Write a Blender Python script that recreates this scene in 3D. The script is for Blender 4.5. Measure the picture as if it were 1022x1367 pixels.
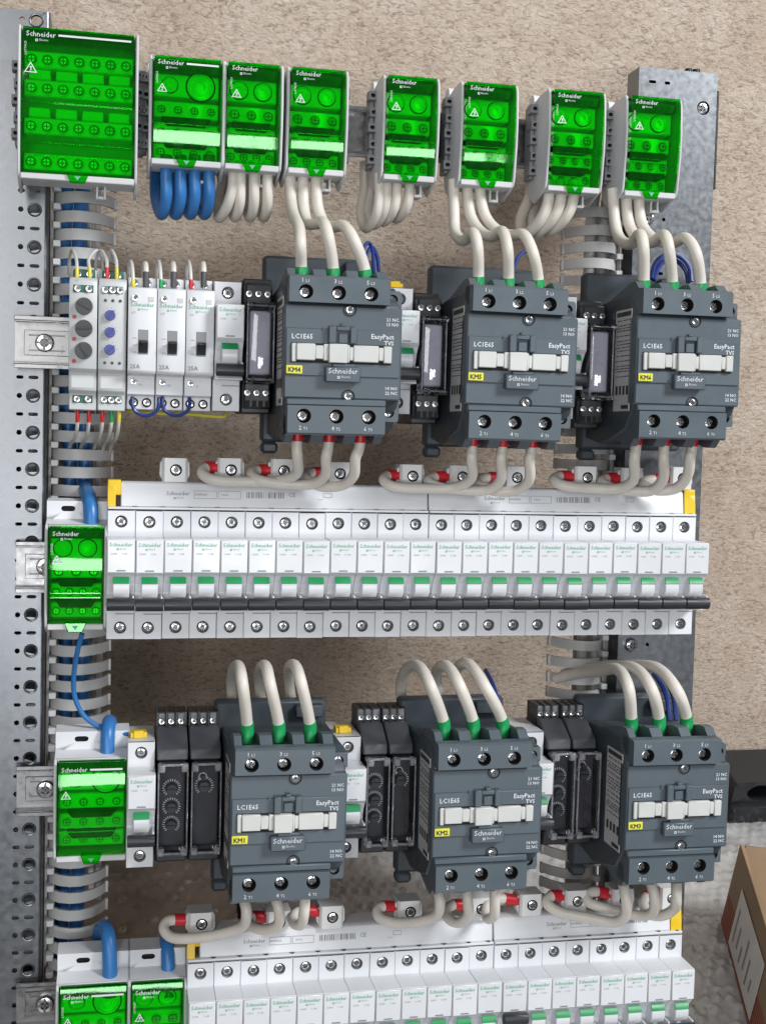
import bpy, bmesh, math, random
from mathutils import Vector, Matrix
random.seed(7)
PI = math.pi
S = bpy.context.scene
for o in list(bpy.data.objects):
    bpy.data.objects.remove(o)

# ------------------------------------------------------------------ camera
# Everything is laid out in the coordinates of the mounting frame (X along the rails, -Y out of the frame, Z up the frame);
# the frame leans back against the wall by LEAN, and LEANING turns frame coordinates into the room's.
LEAN = math.radians(20)
FLOOR_Z = -0.404
LEANING = Matrix.Translation((0, 0, -FLOOR_Z)) @ Matrix.Rotation(-LEAN, 4, 'X')
CAM = Vector((0.00181, -0.9043, 0.05867))
PITCH, YAW, ROLL = (math.radians(a) for a in (-3.52434, -12.00559, -1.47348))
FOC, PW, PH = 1712.89, 1022.0, 1367.0
CR = Matrix.Rotation(YAW, 3, 'Z') @ Matrix.Rotation(PITCH, 3, 'X') @ Matrix.Rotation(ROLL, 3, 'Y')


def at(px, py, y):
    """Point of the plane Y=y (frame coordinates) seen at a pixel of the photograph."""
    d = CR @ Vector(((px - PW / 2) / FOC, 1, -(py - PH / 2) / FOC))
    return CAM + d * ((y - CAM.y) / d.y)


cam_data = bpy.data.cameras.new('camera')
cam = bpy.data.objects.new('camera', cam_data)
S.collection.objects.link(cam)
S.camera = cam
cam_data.sensor_fit = 'VERTICAL'
cam_data.sensor_height = 36
cam_data.lens = FOC / PH * 36
cam_data.clip_start, cam_data.clip_end = 0.02, 50
m3 = Matrix((CR.col[0], CR.col[2], -CR.col[1])).transposed()
cam.matrix_world = LEANING @ Matrix.Translation(CAM) @ m3.to_4x4()

# ------------------------------------------------------------------ light
world = bpy.data.worlds.new('World')
S.world = world
world.use_nodes = True
world.node_tree.nodes['Background'].inputs[0].default_value = (0.86, 0.93, 1.0, 1)
world.node_tree.nodes['Background'].inputs[1].default_value = 0.13


def area_light(name, loc, target, sx, sy, power, color):
    d = bpy.data.lights.new(name, 'AREA')
    d.shape, d.size, d.size_y, d.energy, d.color = 'RECTANGLE', sx, sy, power, color
    o = bpy.data.objects.new(name, d)
    S.collection.objects.link(o)
    o.location = loc
    o.rotation_euler = (Vector(target) - Vector(loc)).to_track_quat('-Z', 'Y').to_euler()
    return o


area_light('window_light', (0.135, -2.71, 1.00), (0.2, 0, 0.42), 0.57, 0.36, 11.5, (0.95, 0.98, 1.0))
area_light('window_light', (0.76, -2.71, 1.04), (0.2, 0, 0.42), 0.58, 0.25, 8, (0.95, 0.98, 1.0))
area_light('ceiling_light', (2.05, -1.20, 2.70), (0.2, 0.0, 0.4), 0.8, 0.9, 104, (0.97, 0.985, 1.0))
area_light('added_highlight_light', (-0.55, -1.90, 1.50), (0.2, 0, 0.5), 0.50, 1.25, 15, (1.0, 0.98, 0.96))  # added unseen light, placed to streak the clear relay covers with a highlight
S.view_settings.view_transform = 'Standard'
S.view_settings.look = 'None'
S.view_settings.exposure = 0
S.view_settings.gamma = 1
S.cycles.use_denoising = True
S.cycles.transparent_max_bounces = 16
S.cycles.max_bounces = 8


# ------------------------------------------------------------------ materials
def mat(name, col, rough=0.45, metal=0.0, var=0.06, vscale=60, bump=0.0, bscale=400, rvar=0.1, spec=0.5, vary=0.04, coat=0.0):
    m = bpy.data.materials.new(name)
    m.use_nodes = True
    nt = m.node_tree
    n, l = nt.nodes, nt.links
    b = n['Principled BSDF']
    b.inputs['Metallic'].default_value = metal
    b.inputs['Specular IOR Level'].default_value = spec
    b.inputs['Coat Weight'].default_value = coat
    tc = n.new('ShaderNodeTexCoord')
    oi = n.new('ShaderNodeObjectInfo')
    ad = n.new('ShaderNodeVectorMath')
    ad.operation = 'MULTIPLY_ADD'
    ad.inputs[1].default_value = (1, 1, 1)
    l.new(tc.outputs['Object'], ad.inputs[0])
    l.new(oi.outputs['Random'], ad.inputs[2])
    nz = n.new('ShaderNodeTexNoise')
    nz.inputs['Scale'].default_value = vscale
    nz.inputs['Detail'].default_value = 5
    l.new(ad.outputs[0], nz.inputs['Vector'])
    mr = n.new('ShaderNodeMapRange')
    mr.inputs[1].default_value, mr.inputs[2].default_value = 0.3, 0.7
    mr.inputs[3].default_value, mr.inputs[4].default_value = 1 - var, 1 + var
    l.new(nz.outputs['Fac'], mr.inputs[0])
    mo = n.new('ShaderNodeMapRange')
    mo.inputs[3].default_value, mo.inputs[4].default_value = 1 - vary, 1 + vary
    l.new(oi.outputs['Random'], mo.inputs[0])
    mu = n.new('ShaderNodeMath')
    mu.operation = 'MULTIPLY'
    l.new(mr.outputs[0], mu.inputs[0])
    l.new(mo.outputs[0], mu.inputs[1])
    sc = n.new('ShaderNodeVectorMath')
    sc.operation = 'SCALE'
    sc.inputs[0].default_value = col
    l.new(mu.outputs[0], sc.inputs['Scale'])
    l.new(sc.outputs[0], b.inputs['Base Color'])
    rr = n.new('ShaderNodeMapRange')
    rr.inputs[1].default_value, rr.inputs[2].default_value = 0.3, 0.7
    rr.inputs[3].default_value, rr.inputs[4].default_value = max(0.02, rough - rvar), min(1, rough + rvar)
    l.new(nz.outputs['Fac'], rr.inputs[0])
    l.new(rr.outputs[0], b.inputs['Roughness'])
    if bump:
        n2 = n.new('ShaderNodeTexNoise')
        n2.inputs['Scale'].default_value = bscale
        n2.inputs['Detail'].default_value = 3
        l.new(ad.outputs[0], n2.inputs['Vector'])
        bp = n.new('ShaderNodeBump')
        bp.inputs['Strength'].default_value = bump
        bp.inputs['Distance'].default_value = 0.0006
        l.new(n2.outputs['Fac'], bp.inputs['Height'])
        l.new(bp.outputs[0], b.inputs['Normal'])
    return m


def clear_mat(name, tint, ior=1.45, rough=0.03, haze=0.0, haze_col=(1, 1, 1), wave=0.3, uneven=1.0):
    """thin clear plastic sheet: tinted see-through, fresnel gloss, a little milky scatter"""
    m = bpy.data.materials.new(name)
    m.use_nodes = True
    nt = m.node_tree
    n, l = nt.nodes, nt.links
    n.remove(n['Principled BSDF'])
    out = n['Material Output']
    tr = n.new('ShaderNodeBsdfTransparent')
    tr.inputs[0].default_value = (*tint, 1)
    gl = n.new('ShaderNodeBsdfGlossy')
    gl.inputs['Roughness'].default_value = rough
    fr = n.new('ShaderNodeFresnel')
    fr.inputs['IOR'].default_value = ior
    tc = n.new('ShaderNodeTexCoord')
    nz = n.new('ShaderNodeTexNoise')
    nz.inputs['Scale'].default_value = 28
    nz.inputs['Detail'].default_value = 1
    bp = n.new('ShaderNodeBump')
    bp.inputs['Strength'].default_value = wave
    bp.inputs['Distance'].default_value = 0.001
    l.new(tc.outputs['Object'], nz.inputs['Vector'])
    l.new(nz.outputs['Fac'], bp.inputs['Height'])
    l.new(bp.outputs[0], gl.inputs['Normal'])
    l.new(bp.outputs[0], fr.inputs['Normal'])
    df = n.new('ShaderNodeBsdfDiffuse')
    df.inputs[0].default_value = (*haze_col, 1)
    m1 = n.new('ShaderNodeMixShader')
    sc_ = n.new('ShaderNodeTexNoise')
    sc_.inputs['Scale'].default_value = 140
    sc_.inputs['Detail'].default_value = 6
    sc_.inputs['Roughness'].default_value = 0.7
    l.new(tc.outputs['Object'], sc_.inputs['Vector'])
    hr = n.new('ShaderNodeMapRange')
    hr.inputs[1].default_value, hr.inputs[2].default_value = 0.35, 0.75
    hr.inputs[3].default_value, hr.inputs[4].default_value = haze * 0.6, haze * 1.8
    l.new(sc_.outputs['Fac'], hr.inputs[0])
    l.new(hr.outputs[0], m1.inputs[0])
    gr = n.new('ShaderNodeMapRange')
    gr.inputs[1].default_value, gr.inputs[2].default_value = 0.3, 0.7
    gr.inputs[3].default_value, gr.inputs[4].default_value = rough * (1 - 0.5 * uneven), rough * (1 + 1.2 * uneven)
    l.new(sc_.outputs['Fac'], gr.inputs[0])
    l.new(gr.outputs[0], gl.inputs['Roughness'])
    l.new(tr.outputs[0], m1.inputs[1])
    l.new(df.outputs[0], m1.inputs[2])
    m2 = n.new('ShaderNodeMixShader')
    l.new(fr.outputs[0], m2.inputs[0])
    l.new(m1.outputs[0], m2.inputs[1])
    l.new(gl.outputs[0], m2.inputs[2])
    l.new(m2.outputs[0], out.inputs['Surface'])
    return m


M = {}
M['white'] = mat('white_plastic', (0.665, 0.68, 0.71), 0.42, var=0.03, vscale=25)
M['flap'] = mat('white_flap_plastic', (0.655, 0.67, 0.70), 0.32, var=0.02, vscale=25)
M['connector'] = mat('connector_plastic', (0.66, 0.66, 0.66), 0.45, var=0.05)
M['housing'] = mat('pale_grey_plastic', (0.56, 0.57, 0.58), 0.5, var=0.04)
M['lug'] = mat('mid_grey_plastic', (0.20, 0.205, 0.215), 0.5)
M['monitor'] = mat('grey_relay_plastic', (0.52, 0.535, 0.545), 0.45, var=0.03)
M['slate'] = mat('slate_plastic', (0.080, 0.103, 0.122), 0.44, var=0.06, vscale=40, bump=0.12, bscale=2500)
M['slate_dark'] = mat('dark_slate_plastic', (0.042, 0.054, 0.066), 0.45, var=0.06, vscale=40, bump=0.12, bscale=2500)
M['slider'] = mat('slider_plastic', (0.56, 0.57, 0.55), 0.45, var=0.04)
M['black'] = mat('black_plastic', (0.016, 0.017, 0.02), 0.38)
M['relay_grey'] = mat('relay_block_plastic', (0.075, 0.080, 0.092), 0.45)
M['dark'] = mat('dark_recess', (0.008, 0.008, 0.009), 0.8)
M['handle'] = mat('charcoal_handle', (0.022, 0.024, 0.030), 0.42)
M['green_tab'] = mat('green_indicator', (0.01, 0.25, 0.075), 0.4)
M['green_print'] = mat('green_print', (0.13, 0.42, 0.27), 0.6, vary=0)
M['grey_print'] = mat('grey_print', (0.22, 0.23, 0.25), 0.6, vary=0)
M['white_print'] = mat('white_print', (0.66, 0.69, 0.72), 0.6, vary=0)
M['black_print'] = mat('black_print', (0.03, 0.03, 0.02), 0.6, vary=0)
M['yellow'] = mat('yellow_plastic', (0.75, 0.50, 0.01), 0.4)
M['tag'] = mat('yellow_tag', (0.70, 0.68, 0.06), 0.5)
M['steel'] = mat('screw_steel', (0.74, 0.74, 0.75), 0.24, 1.0, var=0.15, vscale=500, rvar=0.08)
M['brass'] = mat('terminal_metal', (0.72, 0.72, 0.70), 0.35, 0.7, var=0.1)
M['zinc'] = mat('galvanised_steel', (0.205, 0.215, 0.230), 0.33, 0.92, var=0.09, vscale=220, bump=0.04, bscale=1200, rvar=0.05)
M['rail'] = mat('zinc_rail', (0.30, 0.30, 0.305), 0.34, 0.92, var=0.06, vscale=200)
M['duct'] = mat('duct_plastic', (0.47, 0.47, 0.47), 0.5, var=0.05)
M['cable'] = mat('ivory_cable', (0.65, 0.61, 0.55), 0.42, var=0.05, vscale=80, rvar=0.06)
M['grey_wire'] = mat('pale_grey_wire', (0.56, 0.55, 0.52), 0.45)
M['blue'] = mat('blue_cable', (0.03, 0.165, 0.44), 0.38, var=0.06)
M['blue_dark'] = mat('dark_blue_wire', (0.012, 0.035, 0.20), 0.4)
M['red'] = mat('red_ferrule', (0.55, 0.018, 0.03), 0.4)
M['green'] = mat('green_ferrule', (0.012, 0.30, 0.09), 0.4)
M['ferrule_yellow'] = mat('yellow_ferrule', (0.62, 0.55, 0.07), 0.4)
M['ferrule_grey'] = mat('grey_sleeve', (0.07, 0.07, 0.075), 0.5)
M['knob_blue'] = mat('blue_knob', (0.05, 0.07, 0.28), 0.4)
M['knob_grey'] = mat('grey_knob', (0.035, 0.037, 0.04), 0.45)
M['terminal_green'] = mat('terminal_green', (0.02, 0.12, 0.085), 0.5)
M['sticker'] = mat('silver_sticker', (0.50, 0.49, 0.50), 0.45, var=0.05, vscale=200)
M['inner'] = mat('pale_terminal_plastic', (0.86, 0.88, 0.84), 0.5)
M['cover_green'] = clear_mat('clear_green_plastic', (0.003, 0.975, 0.03), rough=0.035, haze=0.026, haze_col=(0.001, 0.80, 0.02), ior=1.48)
M['cover_clear'] = clear_mat('clear_plastic', (0.95, 0.95, 0.97), ior=1.7, rough=0.04, haze=0.004, haze_col=(0.6, 0.6, 0.7), wave=0.0, uneven=0.1)
M['lit_edge'] = clear_mat('clear_plastic_painted_glint', (0.9, 0.9, 0.93), ior=1.7, rough=0.1, haze=0.22, haze_col=(0.72, 0.72, 0.78), wave=0.1)  # whitish haze paints in the light that clear edges refract
M['paper'] = mat('paper_label', (0.62, 0.60, 0.57), 0.6)


def wallpaper():
    m = bpy.data.materials.new('beige_wallpaper')
    m.use_nodes = True
    n, l = m.node_tree.nodes, m.node_tree.links
    b = n['Principled BSDF']
    tc = n.new('ShaderNodeTexCoord')
    mp = n.new('ShaderNodeMapping')
    mp.inputs['Rotation'].default_value = (0, 0.55, 0)
    mp.inputs['Scale'].default_value = (0.68, 1, 1.3)
    l.new(tc.outputs['Object'], mp.inputs[0])
    a = n.new('ShaderNodeTexNoise')
    a.inputs['Scale'].default_value = 270
    a.inputs['Detail'].default_value = 6
    a.inputs['Roughness'].default_value = 0.68
    a.inputs['Distortion'].default_value = 0.9
    l.new(mp.outputs[0], a.inputs['Vector'])
    big = n.new('ShaderNodeTexNoise')
    big.inputs['Scale'].default_value = 24
    big.inputs['Detail'].default_value = 4
    l.new(tc.outputs['Object'], big.inputs['Vector'])
    r = n.new('ShaderNodeValToRGB')
    e = r.color_ramp.elements
    e[0].position, e[0].color = 0.36, (0.33, 0.255, 0.20, 1)
    e[1].position, e[1].color = 0.63, (0.66, 0.565, 0.475, 1)
    q = e.new(0.47)
    q.color = (0.55, 0.455, 0.37, 1)
    l.new(a.outputs['Fac'], r.inputs[0])
    mx = n.new('ShaderNodeMix')
    mx.data_type, mx.blend_type = 'RGBA', 'MULTIPLY'
    mx.inputs[0].default_value = 0.42
    r2 = n.new('ShaderNodeValToRGB')
    r2.color_ramp.elements[0].position, r2.color_ramp.elements[1].position = 0.35, 0.65
    r2.color_ramp.elements[0].color = (0.70, 0.60, 0.53, 1)
    l.new(big.outputs['Fac'], r2.inputs[0])
    l.new(r.outputs[0], mx.inputs[6])
    l.new(r2.outputs[0], mx.inputs[7])
    l.new(mx.outputs[2], b.inputs['Base Color'])
    b.inputs['Roughness'].default_value = 0.6
    b.inputs['Specular IOR Level'].default_value = 0.35
    bp = n.new('ShaderNodeBump')
    bp.inputs['Strength'].default_value = 0.75
    bp.inputs['Distance'].default_value = 0.0016
    l.new(a.outputs['Fac'], bp.inputs['Height'])
    l.new(bp.outputs[0], b.inputs['Normal'])
    return m


def cardboard():
    m = mat('cardboard', (0.25, 0.17, 0.10), 0.75, var=0.2, vscale=18, bump=0.2, bscale=500)
    return m


M['wallpaper'] = wallpaper()
M['cardboard'] = cardboard()
M['floor'] = mat('grey_floor', (0.075, 0.065, 0.058), 0.5, var=0.2, vscale=15)
M['film'] = mat('bubble_film', (0.38, 0.375, 0.37), 0.2, var=0.22, vscale=30, bump=0.35, bscale=90, spec=1.0)
M['film_brown'] = mat('bubble_film_over_card', (0.29, 0.245, 0.205), 0.05, var=0.25, vscale=30, bump=0.5, bscale=90, spec=1.0)
M['stripe'] = mat('red_print', (0.30, 0.06, 0.045), 0.7)


# ------------------------------------------------------------------ mesh helpers
class MB:
    def __init__(self):
        self.v, self.f, self.m = [], [], []

    def add(self, vs, fs, m=0):
        k = len(self.v)
        self.v += [tuple(p) for p in vs]
        self.f += [tuple(i + k for i in f) for f in fs]
        self.m += [m] * len(fs)
        return self

    def box(self, x0, x1, y0, y1, z0, z1, c=0.0, m=0):
        c = min(c, 0.45 * min(x1 - x0, y1 - y0, z1 - z0))
        if c <= 0:
            vs = [(x, y, z) for x in (x0, x1) for y in (y0, y1) for z in (z0, z1)]
            return self.add(vs, [(0, 1, 3, 2), (4, 6, 7, 5), (0, 4, 5, 1), (2, 3, 7, 6), (0, 2, 6, 4), (1, 5, 7, 3)], m)
        vs, idx = [], {}
        X, Y, Z = (x0, x1), (y0, y1), (z0, z1)
        for i in (0, 1):
            for j in (0, 1):
                for k in (0, 1):
                    sx, sy, sz = (c, -c)[i], (c, -c)[j], (c, -c)[k]
                    for a in range(3):
                        idx[(i, j, k, a)] = len(vs)
                        vs.append((X[i] + (0 if a == 0 else sx), Y[j] + (0 if a == 1 else sy), Z[k] + (0 if a == 2 else sz)))
        fs = []
        for s in (0, 1):
            q = [(0, 0), (1, 0), (1, 1), (0, 1)]
            fs.append([idx[(s, a, b, 0)] for a, b in q])
            fs.append([idx[(a, s, b, 1)] for a, b in q])
            fs.append([idx[(a, b, s, 2)] for a, b in q])
        for a in (0, 1):
            for b in (0, 1):
                fs.append([idx[(0, a, b, 1)], idx[(1, a, b, 1)], idx[(1, a, b, 2)], idx[(0, a, b, 2)]])
                fs.append([idx[(a, 0, b, 0)], idx[(a, 1, b, 0)], idx[(a, 1, b, 2)], idx[(a, 0, b, 2)]])
                fs.append([idx[(a, b, 0, 0)], idx[(a, b, 1, 0)], idx[(a, b, 1, 1)], idx[(a, b, 0, 1)]])
        for i in (0, 1):
            for j in (0, 1):
                for k in (0, 1):
                    fs.append([idx[(i, j, k, 0)], idx[(i, j, k, 1)], idx[(i, j, k, 2)]])
        return self.add(vs, fs, m)

    def prism(self, prof, a0, a1, axis='x', m=0):
        """closed outline extruded along an axis; outline is (y,z) for x, (x,z) for y, (x,y) for z"""
        def P(p, a):
            return {'x': (a, p[0], p[1]), 'y': (p[0], a, p[1]), 'z': (p[0], p[1], a)}[axis]
        n = len(prof)
        vs = [P(p, a0) for p in prof] + [P(p, a1) for p in prof]
        fs = [(i, (i + 1) % n, n + (i + 1) % n, n + i) for i in range(n)] + [tuple(range(n)), tuple(range(2 * n - 1, n - 1, -1))]
        return self.add(vs, fs, m)

    def ring(self, loops, closed_ends=True, m=0):
        n = len(loops[0])
        vs = [p for L in loops for p in L]
        fs = []
        for k in range(len(loops) - 1):
            for i in range(n):
                j = (i + 1) % n
                fs.append((k * n + i, k * n + j, (k + 1) * n + j, (k + 1) * n + i))
        if closed_ends:
            fs.append(tuple(range(n))[::-1])
            fs.append(tuple(range((len(loops) - 1) * n, len(loops) * n)))
        return self.add(vs, fs, m)

    def cyl(self, p0, p1, r0, r1=None, n=16, m=0, caps=True):
        r1 = r0 if r1 is None else r1
        p0, p1 = Vector(p0), Vector(p1)
        d = (p1 - p0).normalized()
        u = d.orthogonal().normalized()
        w = d.cross(u)
        L = [[p + (u * math.cos(2 * PI * i / n) + w * math.sin(2 * PI * i / n)) * r for i in range(n)] for p, r in ((p0, r0), (p1, r1))]
        return self.ring(L, caps, m)

    def tube(self, pts, r, n=10, m=0, caps=True):
        pts = [Vector(p) for p in pts]
        T = [(pts[min(i + 1, len(pts) - 1)] - pts[max(i - 1, 0)]).normalized() for i in range(len(pts))]
        u = T[0].orthogonal().normalized()
        L = []
        for i, p in enumerate(pts):
            u = (u - T[i] * u.dot(T[i])).normalized()
            w = T[i].cross(u)
            L.append([p + (u * math.cos(2 * PI * k / n) + w * math.sin(2 * PI * k / n)) * r for k in range(n)])
        return self.ring(L, caps, m)

    def holed(self, x0, x1, z0, z1, y, cx, cz, rad, depth, m=0, mi=None, bottom=True, n=20):
        """rectangle at plane y (facing -Y) with a hole; rad is a radius or a stadium (half length, radius); walls go to y+depth"""
        mi = m if mi is None else mi
        if isinstance(rad, tuple):
            hl, rr = rad

            def out(t):
                c, s = math.cos(t), math.sin(t)
                if abs(s) > 1e-6 and abs(rr / s * c) <= hl:
                    k = rr / abs(s)
                else:
                    sg = 1 if c > 0 else -1
                    k = hl * sg * c + math.sqrt(max(0, rr * rr - (hl * s) ** 2))
                return k
        else:
            def out(t):
                return rad
        ang = [2 * PI * i / n for i in range(n)]
        for X in (x0, x1):
            for Z in (z0, z1):
                ang.append(math.atan2(Z - cz, X - cx) % (2 * PI))
        ang = sorted(set(round(a, 6) for a in ang))
        A, B, C = [], [], []
        for t in ang:
            c, s = math.cos(t), math.sin(t)
            k = 1e9
            if c > 1e-9: k = min(k, (x1 - cx) / c)
            if c < -1e-9: k = min(k, (x0 - cx) / c)
            if s > 1e-9: k = min(k, (z1 - cz) / s)
            if s < -1e-9: k = min(k, (z0 - cz) / s)
            A.append((cx + k * c, y, cz + k * s))
            r = out(t)
            B.append((cx + r * c, y, cz + r * s))
            C.append((cx + r * c, y + depth, cz + r * s))
        self.ring([A, B], False, m)
        self.ring([B, C], False, mi)
        if bottom:
            self.add(C, [tuple(range(len(C)))], mi)
        return self

    def mesh(self, name, mats, bevel=0.0, smooth=True, seg=1, weld=True):
        me = bpy.data.meshes.new(name)
        me.from_pydata(self.v, [], self.f)
        me.polygons.foreach_set('material_index', self.m)
        for q in (mats if isinstance(mats, (list, tuple)) else [mats]):
            me.materials.append(M[q])
        bm = bmesh.new()
        bm.from_mesh(me)
        if weld:
            bmesh.ops.remove_doubles(bm, verts=bm.verts, dist=1e-6)
        bmesh.ops.recalc_face_normals(bm, faces=bm.faces)
        if bevel:
            ed = [e for e in bm.edges if len(e.link_faces) == 2 and e.calc_face_angle(0) > 0.5]
            bmesh.ops.bevel(bm, geom=ed, offset=bevel, segments=seg, affect='EDGES', clamp_overlap=True, profile=0.5)
        bm.to_mesh(me)
        bm.free()
        if smooth:
            me.polygons.foreach_set('use_smooth', [True] * len(me.polygons))
            me.set_sharp_from_angle(angle=math.radians(38))
        me.update()
        return me


def obj(name, me, parent=None, loc=None):
    o = bpy.data.objects.new(name, me)
    S.collection.objects.link(o)
    if parent is not None:
        o.parent = parent
    if loc is not None:
        o.location = loc
    return o


def tag(o, label, cat, group=None):
    o['label'], o['category'] = label, cat
    if group:
        o['group'] = group
    return o


def thing(name, loc, label, cat, group=None):
    o = bpy.data.objects.new(name, None)
    o.empty_display_size = 0.01
    S.collection.objects.link(o)
    o.location = loc
    return tag(o, label, cat, group)


TEXTS = {}


def text_mesh(s, h, material, align='LEFT', bold=0.0):
    """flat lettering in the XZ plane facing -Y, cap height h"""
    k = (s, h, material, align, bold)
    if k in TEXTS:
        return TEXTS[k]
    cu = bpy.data.curves.new('lettering', 'FONT')
    cu.body, cu.size, cu.align_x = s, h / 0.73, align
    cu.resolution_u = 1
    cu.offset = bold
    t = bpy.data.objects.new('lettering', cu)
    S.collection.objects.link(t)
    dg = bpy.context.evaluated_depsgraph_get()
    me = bpy.data.meshes.new_from_object(t.evaluated_get(dg))
    bpy.data.objects.remove(t)
    me.transform(Matrix.Rotation(PI / 2, 4, 'X'))
    me.materials.clear()
    me.materials.append(M[material])
    TEXTS[k] = me
    return me


def text(parent, s, loc, h, material, align='LEFT', bold=0.0, name='lettering'):
    return obj(name, text_mesh(s, h, material, align, bold), parent, loc)


def logo_mesh(w, material):
    """two-line maker's mark: the word, a lozenge in front of the small second line, and that line"""
    k = ('logo', w, material)
    if k in TEXTS:
        return TEXTS[k]
    a = text_mesh('Schneider', w / 5.2, material, bold=w * 0.001)
    b = text_mesh('Electric', w / 13, material)
    bm = bmesh.new()
    bm.from_mesh(a)
    t = b.copy()
    t.transform(Matrix.Translation((w * 0.47, 0, -w * 0.15)))
    bm.from_mesh(t)
    xs = [v.co.x for v in bm.verts]
    sc = w / (max(xs) - min(xs))
    me = bpy.data.meshes.new('logo')
    # small square emblem with a cut-out
    q = w * 0.09
    x, z = w * 0.33, -w * 0.18
    r = [(x, z), (x + q, z), (x + q, z + q), (x, z + q)]
    i = [(x + q * .25, z + q * .25), (x + q * .75, z + q * .25), (x + q * .75, z + q * .75), (x + q * .25, z + q * .75)]
    V = [bm.verts.new((p[0], 0, p[1])) for p in r + i]
    for j in range(4):
        kx = (j + 1) % 4
        bm.faces.new((V[j], V[kx], V[4 + kx], V[4 + j]))
    bmesh.ops.scale(bm, vec=(sc, 1, sc), verts=bm.verts)
    bm.to_mesh(me)
    bm.free()
    me.materials.append(M[material])
    TEXTS[k] = me
    return me


def smooth_path(P, step=6):
    P = [Vector(p) for p in P]
    Q = [P[0] * 2 - P[1]] + P + [P[-1] * 2 - P[-2]]
    out = []
    for i in range(1, len(Q) - 2):
        a, b, c, d = Q[i - 1], Q[i], Q[i + 1], Q[i + 2]
        for s in range(step):
            t = s / step
            out.append(0.5 * ((2 * b) + (c - a) * t + (2 * a - 5 * b + 4 * c - d) * t * t + (3 * b - a - 3 * c + d) * t ** 3))
    out.append(P[-1])
    return out


def screw_mesh(r, h, name='screw', slot='cross', m='steel'):
    """domed screw head with a cut slot, axis along -Y, base at y=0"""
    b = MB()
    n = 18
    L = []
    for rr, y in ((r, 0), (r, -h * .55), (r * .86, -h * .9), (r * .55, -h), (r * .5, -h)):
        L.append([(rr * math.cos(2 * PI * i / n), y, rr * math.sin(2 * PI * i / n)) for i in range(n)])
    b.ring(L, False)
    b.ring([[(r * .5 * math.cos(2 * PI * i / n), -h, r * .5 * math.sin(2 * PI * i / n)) for i in range(n)],
            [(r * .4 * math.cos(2 * PI * i / n), -h * .45, r * .4 * math.sin(2 * PI * i / n)) for i in range(n)]], False)
    b.add([(r * .4 * math.cos(2 * PI * i / n), -h * .45, r * .4 * math.sin(2 * PI * i / n)) for i in range(n)], [tuple(range(n))], 1)
    w, t = r * .8, r * .13
    b.box(-w, w, -h * 1.02, -h * .6, -t, t, 0, 1)
    if slot == 'cross':
        b.box(-t, t, -h * 1.02, -h * .6, -w, w, 0, 1)
    return b.mesh(name, [m, 'slot'], weld=False)


M['slot'] = mat('screw_slot', (0.17, 0.17, 0.175), 0.4, 0.7)
ORD = ['first', 'second', 'third', 'fourth', 'fifth', 'sixth', 'seventh', 'eighth', 'ninth', 'tenth', 'eleventh', 'twelfth', 'thirteenth', 'fourteenth', 'fifteenth', 'sixteenth',
       'seventeenth', 'eighteenth', 'nineteenth', 'twentieth', 'twenty-first', 'twenty-second', 'twenty-third']
Z1, Z2, Z3, Z4, Z5 = 0.2685, 0.1135, -0.0385, -0.1930, -0.3455     # heights of the five rails on the frame
ROOM = []          # things laid out straight in room coordinates


# ------------------------------------------------------------------ the room
def structure(name, me):
    o = obj(name, me)
    o['kind'] = 'structure'
    ROOM.append(o)
    return o


WALL_Y = 0.19
structure('wall', MB().box(-1.6, 2.2, WALL_Y, WALL_Y + 0.1, -0.02, 2.3).mesh('wall', 'wallpaper', smooth=False))
structure('floor', MB().box(-1.6, 2.4, -3.4, WALL_Y + 0.05, -0.1, 0.0).mesh('floor', 'floor', smooth=False))


def bubble_film(x0, x1, y0, y1, name, label, seed, fm='film'):
    rnd = random.Random(seed)
    st = 0.0034
    nx, ny = int((x1 - x0) / st), int((y1 - y0) / st)
    ph = [(rnd.uniform(9, 34), rnd.uniform(9, 34), rnd.uniform(0, 6)) for _ in range(6)]
    cells = {}
    vs = []
    for j in range(ny + 1):
        for i in range(nx + 1):
            x, y = x0 + i * st, y0 + j * st
            h = 0.012 + sum(math.sin(x * a + y * b + c) for a, b, c in ph) * 0.0016
            row = round(y / 0.0095)
            off = 0.0055 if row % 2 else 0
            col = round((x - off) / 0.011)
            d2 = ((x - off - col * 0.011) / 0.0048) ** 2 + ((y - row * 0.0095) / 0.0048) ** 2
            key = (row, col)
            if key not in cells:
                cells[key] = rnd.uniform(0.3, 1.0) if rnd.random() > 0.12 else 0.1
            if d2 < 1:
                h += 0.0056 * math.sqrt(1 - d2) * cells[key]
            vs.append((x + rnd.uniform(-.0006, .0006), y + rnd.uniform(-.0006, .0006), h + rnd.uniform(-.00012, .00012)))
    fs = [(j * (nx + 1) + i, j * (nx + 1) + i + 1, (j + 1) * (nx + 1) + i + 1, (j + 1) * (nx + 1) + i) for j in range(ny) for i in range(nx)]
    me = MB().add(vs, fs).mesh(name, fm, weld=False, smooth=False)
    me.polygons.foreach_set('use_smooth', [True] * len(me.polygons))
    o = obj(name, me)
    ROOM.append(o)
    return tag(o, label, 'bubble wrap')


bubble_film(-0.18, 0.115, -0.42, 0.165, 'bubble_wrap', 'crinkled sheet of bubble wrap on the floor behind the green blocks', 1, 'film_brown')
bubble_film(0.12, 0.92, -0.42, 0.16, 'bubble_wrap', 'wide sheet of bubble wrap on the floor under the cardboard box', 2)


def room_at(px, py, z):
    """Point at height z above the floor seen at a pixel."""
    o = cam.matrix_world.translation
    d = LEANING.to_3x3() @ (CR @ Vector(((px - PW / 2) / FOC, 1, -(py - PH / 2) / FOC)))
    return o + d * ((z - o.z) / d.z)


cam.matrix_world = cam.matrix_world


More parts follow.
